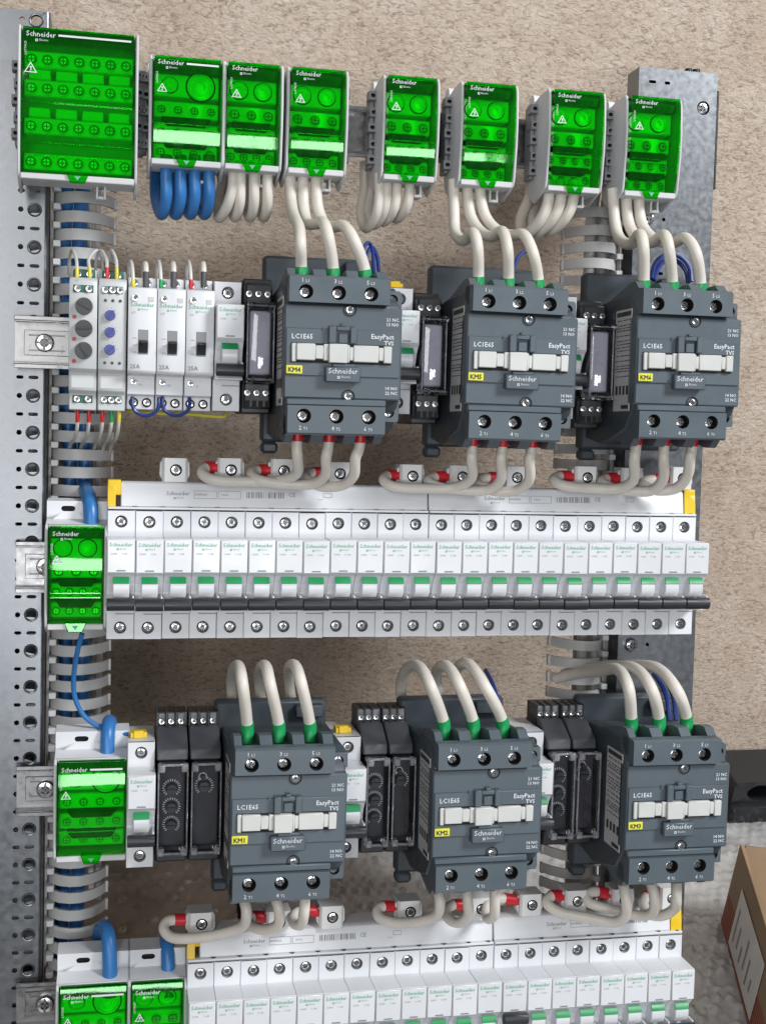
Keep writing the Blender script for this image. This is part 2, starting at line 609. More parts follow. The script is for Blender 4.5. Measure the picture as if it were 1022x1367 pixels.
def make_box():
    H, base = 0.100, 0.014
    far, near = room_at(987, 1127, H), room_at(1022, 1240, H)
    u = Vector((near.x - far.x, near.y - far.y, 0)).normalized()
    t = thing('cardboard_box', (far.x, far.y, base), 'open brown cardboard box with red stripes and a white label beside the frame', 'box')
    t.rotation_euler.z = math.atan2(u.y, u.x)
    ROOM.append(t)
    h, w, ln, k = H - base, 0.17, 0.30, 0.004        # local x runs from the far end along the striped side, local +y is the inside
    obj('side_panel', MB().box(0, ln, 0, k, 0, h, 0.0006).mesh('side_panel', 'cardboard'), t)
    obj('side_panel', MB().box(0, ln, w - k, w, 0, h, 0.0006).mesh('side_panel', 'cardboard'), t)
    obj('end_panel', MB().box(0.0005, k, k, w - k, 0, h, 0.0006).mesh('end_panel', 'cardboard'), t)
    obj('end_panel', MB().box(ln - k, ln - .0005, k, w - k, 0, h, 0.0006).mesh('end_panel', 'cardboard'), t)
    obj('bottom_panel', MB().box(k, ln - k, k, w - k, 0.001, k).mesh('bottom_panel', 'cardboard'), t)
    fl = MB().box(-0.001, 0.001, 0.004, w - 0.004, 0, 0.055, 0.0005).mesh('flap', 'cardboard')
    o = obj('flap', fl, t, (0.002, 0, h + 0.001))
    o.rotation_euler.y = math.radians(150)
    o = obj('flap', MB().box(0.004, ln - 0.004, -0.001, 0.001, 0, 0.05, 0.0005).mesh('flap', 'cardboard'), t, (0, w - .002, h + 0.001))
    o.rotation_euler.x = math.radians(-55)
    for i in range(8):
        z = 0.004 + i * 0.0042
        obj('stripe', MB().box(0.004, ln * (0.9 if i % 2 else 0.75), -0.0006, -0.0002, z, z + 0.0013).mesh('stripe', 'stripe'), t)
    lab = obj('paper_label', MB().box(0.035, 0.125, -0.0013, -0.0009, 0.009, 0.066).mesh('paper_label', 'paper'), t)
    for i in range(6):
        x0 = 0.043 + .0125 * i
        obj('print_line', MB().box(x0, x0 + .0035, -0.0016, -0.0014, 0.018 + .004 * (i % 2), 0.052 - .009 * (i % 3)).mesh('print_line', 'grey_print'), lab)


make_box()


def make_crate():
    a = room_at(972, 1098, 0.016)
    t = thing('black_crate', (a.x, a.y, 0.016), 'low black plastic crate with round openings standing against the wallpaper', 'crate')
    ROOM.append(t)
    L, D = 0.34, 0.058
    t.scale.z = 0.52
    if a.y + D > WALL_Y - 0.004:
        t.location.y = WALL_Y - 0.004 - D
    obj('base', MB().box(0, L, 0, D, 0, 0.036, 0.003).mesh('base', 'black'), t)
    b = MB()
    n = 5
    for i in range(n):
        b.holed(L * i / n, L * (i + 1) / n, 0.036, 0.085, 0.006, L * (i + .5) / n, 0.060, 0.019, 0.03, n=24)
    b.box(0, L, 0.037, D, 0.036, 0.085)
    b.add([(0, .006, .085), (L, .006, .085), (L, .037, .085), (0, .037, .085)], [(0, 1, 2, 3)])
    b.add([(0, .006, .036), (0, .037, .036), (0, .037, .085), (0, .006, .085)], [(0, 1, 2, 3)])
    obj('vented_side', b.mesh('vented_side', 'black'), t)
    obj('rim', MB().box(-0.003, L + 0.003, -0.001, D, 0.085, 0.092, 0.002).mesh('rim', 'black'), t)


make_crate()


# ------------------------------------------------------------------ frame: uprights and rails
def stad(b, x0, x1, z0, z1, y, cx, cz, hl, r):
    b.holed(x0, x1, z0, z1, y, cx, cz, (hl, r), 0.002, bottom=False, n=20)


def upright_left():
    t = thing('frame_upright', (-0.07, 0.002, 0), 'galvanised steel upright with a column of round holes and slots', 'upright')
    b = MB()
    x0, x1, top, bot = -0.032, 0.0285, 0.334, -0.43
    z = top
    k = 0
    xa, xb = 0.0055, 0.0185
    while z > bot + 0.0125:
        z2 = z - 0.0125
        zc = (z + z2) / 2
        if k % 2 == 0:
            b.holed(xa, xb - 0.005, z2, z, 0, 0.0105, zc, 0.0018, 0.002, bottom=False, n=14)
            b.holed(xb - 0.005, x1 - 0.0025, z2, z, 0, 0.0195, zc, 0.0036, 0.003, bottom=False, n=20)
        else:
            b.holed(xa, xb - 0.005, z2, z, 0, 0.0108, zc, (0.0012, 0.0012), 0.002, bottom=False)
            b.holed(xb - 0.005, x1 - 0.0025, z2, z, 0, 0.0197, zc, (0.0021, 0.0012), 0.002, bottom=False)
        z = z2
        k += 1
    b.add([(x0, 0, z), (xa, 0, z), (xa, 0, top), (x0, 0, top)], [(0, 1, 2, 3)])
    # rolled front edge and the return flanges
    e = x1 - 0.0025
    arc = [(e + 0.0025 * math.sin(a * PI / 8), 0.0025 - 0.0025 * math.cos(a * PI / 8)) for a in range(5)] + [(x1, 0.03)]
    for (p, q) in zip(arc, arc[1:]):
        b.add([(p[0], p[1], z), (q[0], q[1], z), (q[0], q[1], top), (p[0], p[1], top)], [(0, 1, 2, 3)])
    b.add([(x0, 0, z), (x0, 0.03, z), (x0, 0.03, top), (x0, 0, top)], [(0, 1, 2, 3)])
    b.add([(x0, 0.03, z), (x1, 0.03, z), (x1, 0.03, top), (x0, 0.03, top)], [(0, 1, 2, 3)])
    obj('channel', b.mesh('channel', 'zinc'), t)
    # pressed collars round the large holes
    cb = MB()
    n = 20
    r0 = [[(r * math.cos(2 * PI * i / n), y, r * math.sin(2 * PI * i / n)) for i in range(n)] for r, y in ((0.0048, -0.0001), (0.0043, -0.0008), (0.0037, -0.0006), (0.0035, 0.0008))]
    cm = cb.ring(r0, False).mesh('collar', 'zinc')
    pl = MB().cyl((0, 0.0025, 0), (0, 0.0035, 0), 0.0042, n=18).mesh('hole_plug', 'zinc')
    z, k = top, 0
    while z > bot + 0.0125:
        if k % 2 == 0:
            obj('collar', cm, t, (0.0195, 0, z - 0.00625))
            o = obj('hole_plug', MBPLUG, t, (0.0195, 0.0012, z - 0.00625))
            o.rotation_euler.y = random.uniform(-.3, .3)
        z -= 0.0125
        k += 1


# half-open knock-out left inside each large hole
MBPLUG = MB().prism([(0.0037 * math.cos(a), 0.0037 * math.sin(a)) for a in [math.radians(-150 + 10 * i) for i in range(13)]], 0, 0.0006, 'y').mesh('hole_plug', 'zinc')
upright_left()


def upright_right():
    x0, x1, top, bot = 0.379, 0.4415, 0.333, -0.43
    t = thing('frame_upright', (x0, 0.002, 0), 'galvanised steel upright with a few holes and dome screws beside bare wallpaper', 'upright')
    W = x1 - x0
    b = MB()
    zs = []
    for kx in range(0, 40):
        zs.append(kx)
    z = top
    k = 0
    while z > bot + 0.02:
        z2 = z - 0.02
        zc = (z + z2) / 2
        if k % 4 in (0, 3) and k not in (1,):
            b.holed(0, W * .27, z2, z, 0, W * .17, zc, (0.0019, 0.0011), 0.002, bottom=False)
            b.holed(W * .27, W * .55, z2, z, 0, W * .36, zc, (0.0012, 0.0011), 0.002, bottom=False)
        elif k % 4 == 1:
            b.holed(0, W * .3, z2, z, 0, W * .16, zc, 0.0045, 0.003, bottom=False)
            b.holed(W * .3, W * .55, z2, z, 0, W * .38, zc, 0.0014, 0.002, bottom=False)
        else:
            b.add([(0, 0, z2), (W * .3, 0, z2), (W * .3, 0, z), (0, 0, z)], [(0, 1, 2, 3)])
            b.holed(W * .3, W * .55, z2, z, 0, W * .50, zc, 0.0016, 0.002, bottom=False)
        if k == 0:
            b.add([(W * .55, 0, z2), (W, 0, z2), (W, 0, z), (W * .55, 0, z)], [(0, 1, 2, 3)])
        elif k == 1:
            b.holed(W * .55, W, z2, z, 0, W * .83, zc + 0.004, 0.0051, 0.004, bottom=False)
        else:
            b.add([(W * .55, 0, z2), (W, 0, z2), (W, 0, z), (W * .55, 0, z)], [(0, 1, 2, 3)])
        z = z2
        k += 1
    for x in (0, W):
        b.add([(x, 0, z), (x, 0.022, z), (x, 0.022, top), (x, 0, top)], [(0, 1, 2, 3)])
    b.add([(0, 0.022, z), (W, 0.022, z), (W, 0.022, top), (0, 0.022, top)], [(0, 1, 2, 3)])
    b.add([(0, 0, top), (W, 0, top), (W, .022, top), (0, .022, top)], [(0, 1, 2, 3)])
    obj('channel', b.mesh('channel', 'zinc'), t)
    obj('edge_trim', MB().box(W + 0.0005, W + 0.0025, 0.001, 0.02, top - 0.085, top - 0.012, 0.0005).mesh('edge_trim', 'black'), t)
    obj('foot_pad', MB().cyl((W * .68, .008, top), (W * .68, .008, top + .004), .0028).mesh('foot_pad', 'black'), t)
    obj('foot_pad', MB().cyl((W * .78, .008, top), (W * .78, .008, top + .004), .0028).mesh('foot_pad', 'black'), t)
    dome = screw_mesh(0.0052, 0.005, 'dome_screw')
    z, k = top, 0
    while z > bot + 0.02:
        if k % 4 == 1:
            obj('dome_screw', dome, t, (W * .16, 0.0005, z - 0.01))
        z -= 0.02
        k += 1
    obj('dome_screw', screw_mesh(0.0046, 0.003, 'dome_screw'), t, (W * .83, 0.004, top - 0.026))


upright_right()


def rail(z, xl, label, xr=0.425):
    t = thing('mounting_rail', (xl, 0, z), label, 'rail', 'horizontal mounting rails')
    L = xr - xl
    th = 0.0011
    o = [(-0.0075, 0.0175), (-0.0075, 0.0135), (0.0, 0.0135), (0.0, -0.0135), (-0.0075, -0.0135), (-0.0075, -0.0175)]
    i = [(-0.0075 + th, 0.0175), (-0.0075 + th, 0.0135 + th), (th, 0.0135 + th), (th, -0.0135 - th), (-0.0075 + th, -0.0135 - th), (-0.0075 + th, -0.0175)]
    b = MB()
    # web with the screw slot at its end, then the folded lips
    b.holed(0.0, 0.04, -0.0135, 0.0135, 0, 0.019, 0, (0.0075, 0.0031), th, bottom=False)
    b.add([(0.04, 0, -.0135), (L, 0, -.0135), (L, 0, .0135), (0.04, 0, .0135)], [(0, 1, 2, 3)])
    for s in (1, -1):
        b.box(0, L, -0.0075, th, *sorted((s * 0.0135, s * (0.0135 + th))), 0.0003)
        b.box(0, L, -0.0075, -0.0075 + th, *sorted((s * (0.0135 + th), s * 0.0175)), 0.0003)
    obj('profile', b.mesh('profile', 'rail'), t)
    w = obj('washer', MB().box(0.006, 0.036, -0.0014, -0.0003, -0.0085, 0.0085, 0.0003).mesh('washer', 'rail'), t)
    obj('notch', MB().box(0.009, 0.033, -0.0017, -0.0013, 0.0046, 0.0056, 0).box(0.009, 0.033, -0.0017, -0.0013, -0.0056, -0.0046, 0).mesh('notch', 'slot'), w)
    obj('screw', screw_mesh(0.0062, 0.0042, slot='cross'), t, (0.0195, -0.0014, 0))
    return t


rail(Z1, -0.061, 'zinc mounting rail behind the eight green distribution blocks', 0.378)
rail(Z2, -0.0625, 'zinc mounting rail carrying the grey monitoring relays and three contactors')
rail(Z3, -0.0605, 'zinc mounting rail carrying the longer row of white circuit breakers')
rail(Z4, -0.0590, 'zinc mounting rail carrying the timer relays and three contactors')
rail(Z5, -0.0580, 'zinc mounting rail carrying the shorter row of white circuit breakers')


# ------------------------------------------------------------------ slotted cable ducts
def duct(xb, direction, z0, z1, label):
    t = thing('cable_duct', (xb, 0, 0), label, 'cable duct', 'slotted cable ducts')
    s = direction
    Wd = 0.0435
    b = MB()
    xx = sorted((0, s * 0.012))
    b.box(xx[0], xx[1], 0.056, 0.058, z0, z1)
    xx = sorted((0, s * 0.0016))
    b.box(xx[0], xx[1], 0.020, 0.056, z0, z1)
    obj('back_channel', b.mesh('back_channel', 'duct'), t)
    prof = [(0.0005, 0.040), (0.0012, 0.026), (0.004, 0.0150), (0.010, 0.0080), (0.0175, 0.0048), (0.025, 0.0052), (0.033, 0.0100), (0.0395, 0.0180), (0.0430, 0.0260)]
    th = 0.0021
    n = len(prof)
    inner = []
    for i, p in enumerate(prof):
        a, c = prof[max(i - 1, 0)], prof[min(i + 1, n - 1)]
        d = Vector((c[0] - a[0], c[1] - a[1])).normalized()
        inner.append((p[0] - d.y * th, p[1] + d.x * th))
    fb = MB()
    hh = 0.0041
    L = []
    for i in range(n):
        taper = hh * (1 - 0.12 * i / (n - 1))
        (x, y), (u, v) = prof[i], inner[i]
        L.append([(s * x, y, -taper), (s * x, y, taper), (s * u, v, taper), (s * u, v, -taper)])
    fb.ring(L, True)
    # end nib
    e = prof[-1]
    xs_ = sorted((s * (e[0] - .0012), s * (e[0] + .0012)))
    fb.box(xs_[0], xs_[1], e[1] - .0012, e[1] + .0028, -hh, hh, 0.0003)
    fm = fb.mesh('finger', 'duct', bevel=0.0003)
    lm = MB().box(*sorted((s * 0.0018, s * 0.0068)), 0.008, 0.030, -0.0022, 0.0022, 0.0005).mesh('lug', 'housing')
    z = z1 - 0.006
    while z > z0 + 0.004:
        o = obj('finger', fm, t, (0, 0, z))
        o.rotation_euler.x = random.uniform(-.03, .03)
        o.rotation_euler.y = random.uniform(-.025, .025)
        obj('lug', lm, t, (0, 0, z - 0.00625))
        z -= 0.0125
    return t


duct(-0.0405, 1, -0.42, 0.232, 'grey slotted cable duct holding blue cables beside the holed upright')
duct(0.3760, -1, -0.42, 0.232, 'grey slotted cable duct beside the upright with dome screws')


def cable(path, r, material, label, ferrules=(), cat='cable', group=None, name='power_cable', n=10):
    """path: (px, py, depth) points; ferrules: (end index 0/-1, length, material)"""
    P = smooth_path([at(*p) for p in path])
    base = P[0].copy()
    t = thing(name, base, label, cat, group)
    Q = [p - base for p in P]
    obj('sheath', MB().tube(Q, r, n).mesh('sheath', material), t)
    for e, ln, fm in ferrules:
        seq = Q if e == 0 else Q[::-1]
        acc, pts = 0, [seq[0]]
        for a, c in zip(seq, seq[1:]):
            d = (c - a).length
            if acc + d >= ln:
                pts.append(a + (c - a) * ((ln - acc) / d))
                break
            acc += d
            pts.append(c)
        obj('ferrule', MB().tube(pts, r * 1.13, 14).mesh('ferrule', fm), t)
    return t


# cables running down inside the ducts
for k, (x, w) in enumerate(((86, 0.0048), (106, 0.0052))):
    cable([(x + 6, 235, 0.034), (x, 330, 0.030), (x + 3 * k, 480, 0.032), (x + 8, 620, 0.030), (x + 2, 760, 0.032), (x + 2 + 3 * k, 930, 0.030), (x + 1, 1100, 0.034), (x - 6, 1290, 0.034)],
          w, 'blue', ('blue cable running down inside the grey duct next to the holed upright', 'blue cable running down inside the grey duct on its open side')[k], n=12)
for k, x in enumerate((122, 132)):
    cable([(x, 238, 0.040), (x - 2, 330, 0.038), (x + 2, 470, 0.040), (x - 1, 640, 0.040), (x + 2, 820, 0.042), (x - 2, 1000, 0.040), (x, 1200, 0.042)], 0.0022, 'grey_wire',
          ('thin pale wire inside the duct, against the blue cables', 'thin pale wire inside the duct, at the fingertips beyond the blue cables')[k], cat='wire', n=8)
for k, x in enumerate((786, 803, 820)):
    cable([(x + 8, 255, 0.030), (x, 330, 0.026), (x - 3, 500, 0.030), (x - 6, 700, 0.028), (x - 10, 900, 0.026), (x - 12, 1080, 0.030)], 0.0042, 'duct',
          'grey cable down the duct beside the dome-screw upright, ' + ('at its fingertips', 'in the middle', 'at its back wall')[k], n=12)


# ------------------------------------------------------------------ green distribution blocks

def ringed_screw(r, h):
    b = MB()
    n = 18
    C = [[(k * math.cos(2 * PI * i / n), y, k * math.sin(2 * PI * i / n)) for i in range(n)] for k, y in ((r * 1.55, 0.0003), (r * 1.5, -0.0008), (r * 1.3, -0.0009), (r * 1.25, 0.0002))]
    b.ring(C, False, 2)
    b.ring([C[-1], [(p[0] * .8, 0.0001, p[2] * .8) for p in C[-1]]], False, 1)
    L = [[(k * math.cos(2 * PI * i / n), y, k * math.sin(2 * PI * i / n)) for i in range(n)] for k, y in ((r, 0.0003), (r, -h * .7), (r * .8, -h))]
    b.ring(L, False)
    b.add(L[-1], [tuple(range(n))])
    b.box(-r * .75, r * .75, -h * 1.04, -h * .8, -r * .15, r * .15, 0, 1)
    b.box(-r * .15, r * .15, -h * 1.04, -h * .8, -r * .75, r * .75, 0, 1)
    return b.mesh('terminal_screw', ['brass', 'slot', 'inner'], weld=False)


SCREW5 = ringed_screw(0.0026, 0.0018)
SCREW4 = ringed_screw(0.0021, 0.0016)


def block(px0, px1, pyt, z, label, name='distribution_block', big=False, top_tab=False, feed=2, group='green covered distribution blocks', dark=False):
    yf = -0.052
    x0, x1 = at(px0, pyt, yf).x, at(px1, pyt, yf).x
    W = x1 - x0
    t = thing(name, (x0, 0, z), label, 'distribution block', group)
    if big:
        zt, zb = 0.0410, -0.0492
    else:
        zt, zb = 0.0285, -0.0352
    H = zt - zb
    zc = (zt + zb) / 2
    # housing: open tray with side cheeks
    prof = [(-0.008, zb + 0.002), (-0.008, zt - 0.003), (-0.030, zt + 0.001), (-0.0470, zt + 0.0012), (-0.0495, zt - 0.004), (-0.0510, zc + 0.008), (-0.0505, zc - 0.008), (-0.0475, zb + 0.002), (-0.0455, zb - 0.003), (-0.036, zb - 0.006), (-0.022, zb - 0.010), (-0.012, zb - 0.004)]
    ck = MB().prism(prof, -0.0018, 0.0).mesh('cheek', 'housing', bevel=0.0006)
    obj('cheek', ck, t)
    obj('cheek', ck, t, (W + 0.0018, 0, 0))
    b = MB()
    b.box(0.0001, W - .0001, -0.022, -0.010, zb, zt - 0.002)
    obj('back_plate', b.mesh('back_plate', 'deep'), t)
    b = MB().box(0.0001, W - .0001, -0.0475, -0.022, zb - 0.0045, zb - 0.0005, 0.0006)
    obj('sill', b.mesh('sill', 'housing'), t)
    obj('top_ledge', MB().box(0.0001, W - .0001, -0.0445, -0.012, zt - 0.0015, zt + 0.0008, 0.0005).mesh('top_ledge', 'housing'), t)
    # rows of terminals
    nscr = 7 if big else 4
    tiers = [(zt - 0.017, 'a'), (zt - 0.035, 'b'), (zt - 0.059, 'b'), (zt - 0.0815, 'b')] if big else [(zt - 0.0150, 'feed'), (zt - 0.0300, 'b3' if feed == 2 else 'b'), (zt - 0.0440, 'b'), (zt - 0.0568, 'b')]
    for ti, (tz, kd) in enumerate(tiers):
        yy = -0.0385 + 0.002 * ti if not big else -0.037
        hh = 0.0052 if kd != 'feed' else 0.0072
        tr = obj('terminal_strip', MB().box(0.0015, W - 0.0015, yy, -0.020, tz - hh, tz + hh, 0.0008).mesh('terminal_strip', 'inner'), t)
        if kd == 'feed':
            n, rr = 2, (0.0062, 0.0048)
            for q in range(n):
                cx = W * (0.26, 0.70)[q]
                r = 0.0048 if q == 0 or feed == 2 else 0.0075
                if big is False and feed == 4 and q == 0:
                    r = 0.0042
                nn = 20
                L = [[(k * math.cos(2 * PI * i / nn), y, k * math.sin(2 * PI * i / nn)) for i in range(nn)] for k, y in ((r * 1.2, 0), (r * 1.15, -0.0016), (r * .98, -0.0018), (r * .92, -0.0002), (r * .80, -0.0002), (r * .74, -0.0012), (r * .46, -0.0012), (r * .42, 0.002))]
                mb = MB().ring(L, False)
                mb.add(L[-1], [tuple(range(nn))], 1)
                mb.ring([[(r * 1.32 * math.cos(2 * PI * i / nn), 0.0, r * 1.32 * math.sin(2 * PI * i / nn)) for i in range(nn)], [(r * 1.18 * math.cos(2 * PI * i / nn), -0.0004, r * 1.18 * math.sin(2 * PI * i / nn)) for i in range(nn)]], False, 1)
                obj('feed_terminal', mb.mesh('feed_terminal', ['inner', 'dark']), tr, (cx, yy, tz))
        else:
            n = 3 if kd == 'b3' else nscr
            sc = SCREW5 if kd != 'b' or big else SCREW4
            for q in range(n):
                cx = W * (q + 0.6) / (n + .2)
                obj('terminal_screw', sc, tr, (cx, yy - 0.0004, tz - 0.0005))
        if not big and ti in (1, 2):
            zz = tz - 0.0078
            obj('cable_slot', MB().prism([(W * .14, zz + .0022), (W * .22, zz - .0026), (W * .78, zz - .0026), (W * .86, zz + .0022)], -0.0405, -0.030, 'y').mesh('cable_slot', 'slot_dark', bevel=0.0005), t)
        if big:
            for q in range(4):
                if ti in (1, 2):
                    xa = W * (0.06 + .235 * q)
                    obj('cable_entry', MB().box(xa, xa + W * .19, -0.034, -0.0215, tz + .0062, tz + 0.0125, 0.0008).mesh('cable_entry', 'inner'), t)
    # the green cover: a curved shell with side returns
    n = 18
    at_, ab_ = (math.radians(5), math.radians(6)) if big else (math.radians(11), math.radians(19))
    R = H / (math.sin(at_) + math.sin(ab_))
    pts = []
    for i in range(n + 1):
        a = at_ - (at_ + ab_) * i / n
        pts.append((-(0.0470 + R * (math.cos(a) - math.cos(ab_))), zt - R * (math.sin(at_) - math.sin(a))))
    th = 0.0011
    b = MB()
    prof = pts + [(p[0] + th, p[1]) for p in reversed(pts)]
    L0 = [(0.0012, y, zz) for y, zz in prof]
    L1 = [(W - 0.0012, y, zz) for y, zz in prof]
    # strips front and back, closed at the edges
    m = len(pts)
    b.ring([L0, L1], False)
    for L in (L0, L1):
        b.add(L, [(i, i + 1, 2 * m - 2 - i, 2 * m - 1 - i) for i in range(m - 1)])
    b.box(0.0012, W - 0.0012, -0.0470, -0.034, zt - 0.0012, zt)
    cov = obj('cover', b.mesh('cover', 'cover_green'), t)
    if big:
        for zz in (zt - 0.047, zt - 0.072, zt - 0.080):
            i = min(range(m), key=lambda q: abs(pts[q][1] - zz))
            obj('cover_rib', MB().box(0.002, W - 0.002, pts[i][0] - 0.0009, pts[i][0] - 0.0001, zz - 0.0003, zz + 0.0003).mesh('cover_rib', 'cover_green'), cov)
    else:
        for zz in (zb + 0.0205, zb + 0.0175):
            i = min(range(m), key=lambda q: abs(pts[q][1] - zz))
            obj('cover_rib', MB().box(0.002, W - 0.002, pts[i][0] - 0.0009, pts[i][0] - 0.0001, zz - 0.0003, zz + 0.0003).mesh('cover_rib', 'cover_green'), cov)
    # dark header strip with the maker's mark and the shock-hazard triangle
    obj('header_strip', MB().box(0.0015, W - .0015, -0.0452, -0.0444, zt - 0.0082, zt - 0.0004).mesh('header_strip', 'header'), t)
    lw = 0.0165 if not big else 0.0180
    obj('lettering', logo_mesh(lw, 'white_print'), cov, (0.0032, min(pts[0][0], pts[3][0]) - 0.0006, zt - 0.0058 if not big else zt - 0.0062))
    if W > 0.04:
        yb = min(pts[0][0], pts[3][0]) - 0.0005
        obj('printed_bar', MB().box(lw + 0.005, W - 0.003, yb, yb + 0.0002, zt - 0.0052, zt - 0.0040).mesh('printed_bar', 'white_print'), cov)
    tri = MB()
    s = 0.0034 if not big else 0.0042
    o3 = [(0, s), (-s * .95, -s * .6), (s * .95, -s * .6)]
    i3 = [(x * .74, zz * .74 - s * 0.02) for x, zz in o3]
    tri.add([(x, 0, zz) for x, zz in o3] + [(x, 0, zz) for x, zz in i3], [(0, 1, 4, 3), (1, 2, 5, 4), (2, 0, 3, 5)])
    tri.add([(-.0006, 0, s * .3), (.0010, 0, s * .3), (.0001, 0, -.0002), (.0010, 0, -.0002), (-.0008, 0, -s * .5), (-.0002, 0, 0.0001)], [(0, 1, 2, 5), (2, 3, 4)])
    tz = zt - 0.0215 if not big else zt - 0.0265
    i = min(range(m), key=lambda q: abs(pts[q][1] - tz))
    obj('hazard_triangle', tri.mesh('hazard_triangle', 'white_print', smooth=False, weld=False), cov, (0.0062, pts[i][0] - 0.0010, tz))
    o = text(cov, 'LGY4125' if not big else 'LGYT4125', (0.0035, pts[2][0] - 0.0010, zt - 0.018), 0.0014, 'white_print')
    o.rotation_euler.y = -PI / 2
    # latch tab at the foot of the cover
    lt = MB().prism([(W * .5 - .007, zb + .0005), (W * .5 - .0045, zb - .0058), (W * .5 + .0045, zb - .0058), (W * .5 + .007, zb + .0005)], -0.0492, -0.0478, 'y')
    lo = obj('latch', lt.mesh('latch', 'cover_green', bevel=0.0004), t)
    obj('latch_mark', MB().prism([(W * .5 - .002, zb - .0015), (W * .5 + .002, zb - .0015), (W * .5, zb - .0042)], -0.0496, -0.0493, 'y').mesh('latch_mark', 'green_print'), lo)
    # interlocking lugs with square holes on both flanks
    lm = MB().holed(-0.0028, 0.0028, -0.0030, 0.0030, -0.0034, 0, 0, (0.0003, 0.0013), 0.003, m=0, mi=1)
    lm.add([(-.0028, -.0034, .003), (.0028, -.0034, .003), (.0028, .006, .003), (-.0028, .006, .003)], [(0, 1, 2, 3)])
    lm.add([(-.0028, -.0034, -.003), (.0028, -.0034, -.003), (.0028, .006, -.003), (-.0028, .006, -.003)], [(0, 1, 2, 3)])
    lm.add([(-.0028, -.0034, -.003), (-.0028, -.0034, .003), (-.0028, .006, .003), (-.0028, .006, -.003)], [(0, 1, 2, 3)])
    lm.add([(.0028, -.0034, -.003), (.0028, -.0034, .003), (.0028, .006, .003), (.0028, .006, -.003)], [(0, 1, 2, 3)])
    lm = lm.mesh('side_lug', ['lug', 'dark'])
    if not top_tab:
        for side, xx in ((0, -0.0042), (1, W + 0.0042)):
            nl = 5
            for q in range(nl):
                zz = zc + (0.024 if not big else 0.026) - q * 0.0108
                o = obj('side_lug', lm, t, (xx + (0.0012 if q % 2 else 0) * (1 if side == 0 else -1), -0.0235 + 0.002 * (q % 2), zz))
            obj('side_rib', MB().box(min(xx, xx + .002 * (1 if side == 0 else -1)) - .001, max(xx, xx + .001) + .001, -0.021, -0.008, zc - 0.024, zc + 0.028, .0005).mesh('side_rib', 'lug'), t)
    if top_tab:
        w0 = -0.0015
        tb = MB().holed(w0, W - w0, zt + .001, zt + 0.0155, -0.0300, W * 0.34, zt + 0.0105, (0.0028, 0.0018), 0.003, m=0, mi=1)
        tb.add([(w0, -.03, zt + .0155), (W - w0, -.03, zt + .0155), (W - w0, -.012, zt + .0165), (w0, -.012, zt + .0165)], [(0, 1, 2, 3)])
        tb.add([(w0, -.03, zt + .001), (w0, -.03, zt + .0155), (w0, -.012, zt + .0165), (w0, -.012, zt + .001)], [(0, 1, 2, 3)])
        tb.add([(W - w0, -.03, zt + .001), (W - w0, -.03, zt + .0155), (W - w0, -.012, zt + .0165), (W - w0, -.012, zt + .001)], [(0, 1, 2, 3)])
        tb.add([(w0, -.044, zt + .001), (W - w0, -.044, zt + .001), (W - w0, -.03, zt + .0035), (w0, -.03, zt + .0035)], [(0, 1, 2, 3)])
        obj('feed_hood', tb.mesh('feed_hood', ['white', 'dark']), t)
    else:
        # rail clip foot
        obj('clip_foot', MB().box(W * .66, W * .66 + .0015, -.034, -.022, zb - .0125, zb - .0015, .0003).box(W * .66 + .005, W * .66 + .0065, -.034, -.022, zb - .0125, zb - .0015, .0003).box(W * .66 + .0015, W * .66 + .005, -.034, -.022, zb - .0125, zb - .0105, .0003).mesh('clip_foot', 'housing'), t)
        obj('back_hook', MB().cyl((-0.002, -.012, zt - 0.001), (0.003, -.012, zt - 0.001), 0.006, n=20).mesh('back_hook', 'white'), t)
    return t


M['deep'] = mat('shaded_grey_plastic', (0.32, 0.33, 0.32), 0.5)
M['header'] = mat('dark_header', (0.012, 0.016, 0.012), 0.6)
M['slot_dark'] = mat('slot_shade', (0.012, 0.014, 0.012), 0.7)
block(27, 181, 130, Z1 - 0.0005, 'large four-tier green covered distribution block over the holed upright', big=True)
block(203, 297, 150, Z1, 'green covered distribution block with thick blue cables looping out beneath', feed=4)
block(302, 375, 150, Z1, 'green covered block touching the one with blue cables, ivory loops beneath')
block(387, 462, 155, Z1, 'green covered distribution block feeding the KM4 contactor with ivory cables')
block(515, 584, 165, Z1, 'green covered distribution block between the KM4 and KM5 feeds')
block(619, 689, 170, Z1, 'green covered distribution block feeding the KM5 contactor with ivory cables')
block(736, 806, 178, Z1, 'green covered distribution block between the KM5 and KM6 feeds')
block(839, 908, 185, Z1, 'green covered distribution block overlapping the dome-screw upright')
block(63, 139, 770, Z3 + 0.0028, 'green covered block at the start of the longer breaker row', top_tab=True)
block(75, 169, 1085, Z4 + 0.0022, 'green covered block beside the lone breaker and timer relays', top_tab=True, feed=4)
block(78, 171, 1340, Z5 + 0.002, 'green covered block beside the holed upright, lowest rail', top_tab=True, feed=4)
block(174, 246, 1340, Z5 + 0.002, 'green covered block touching the shorter breaker row', top_tab=True)


# ------------------------------------------------------------------ miniature circuit breakers
SCREWB = screw_mesh(0.0031, 0.0022, 'terminal_screw')
BW = 0.01775


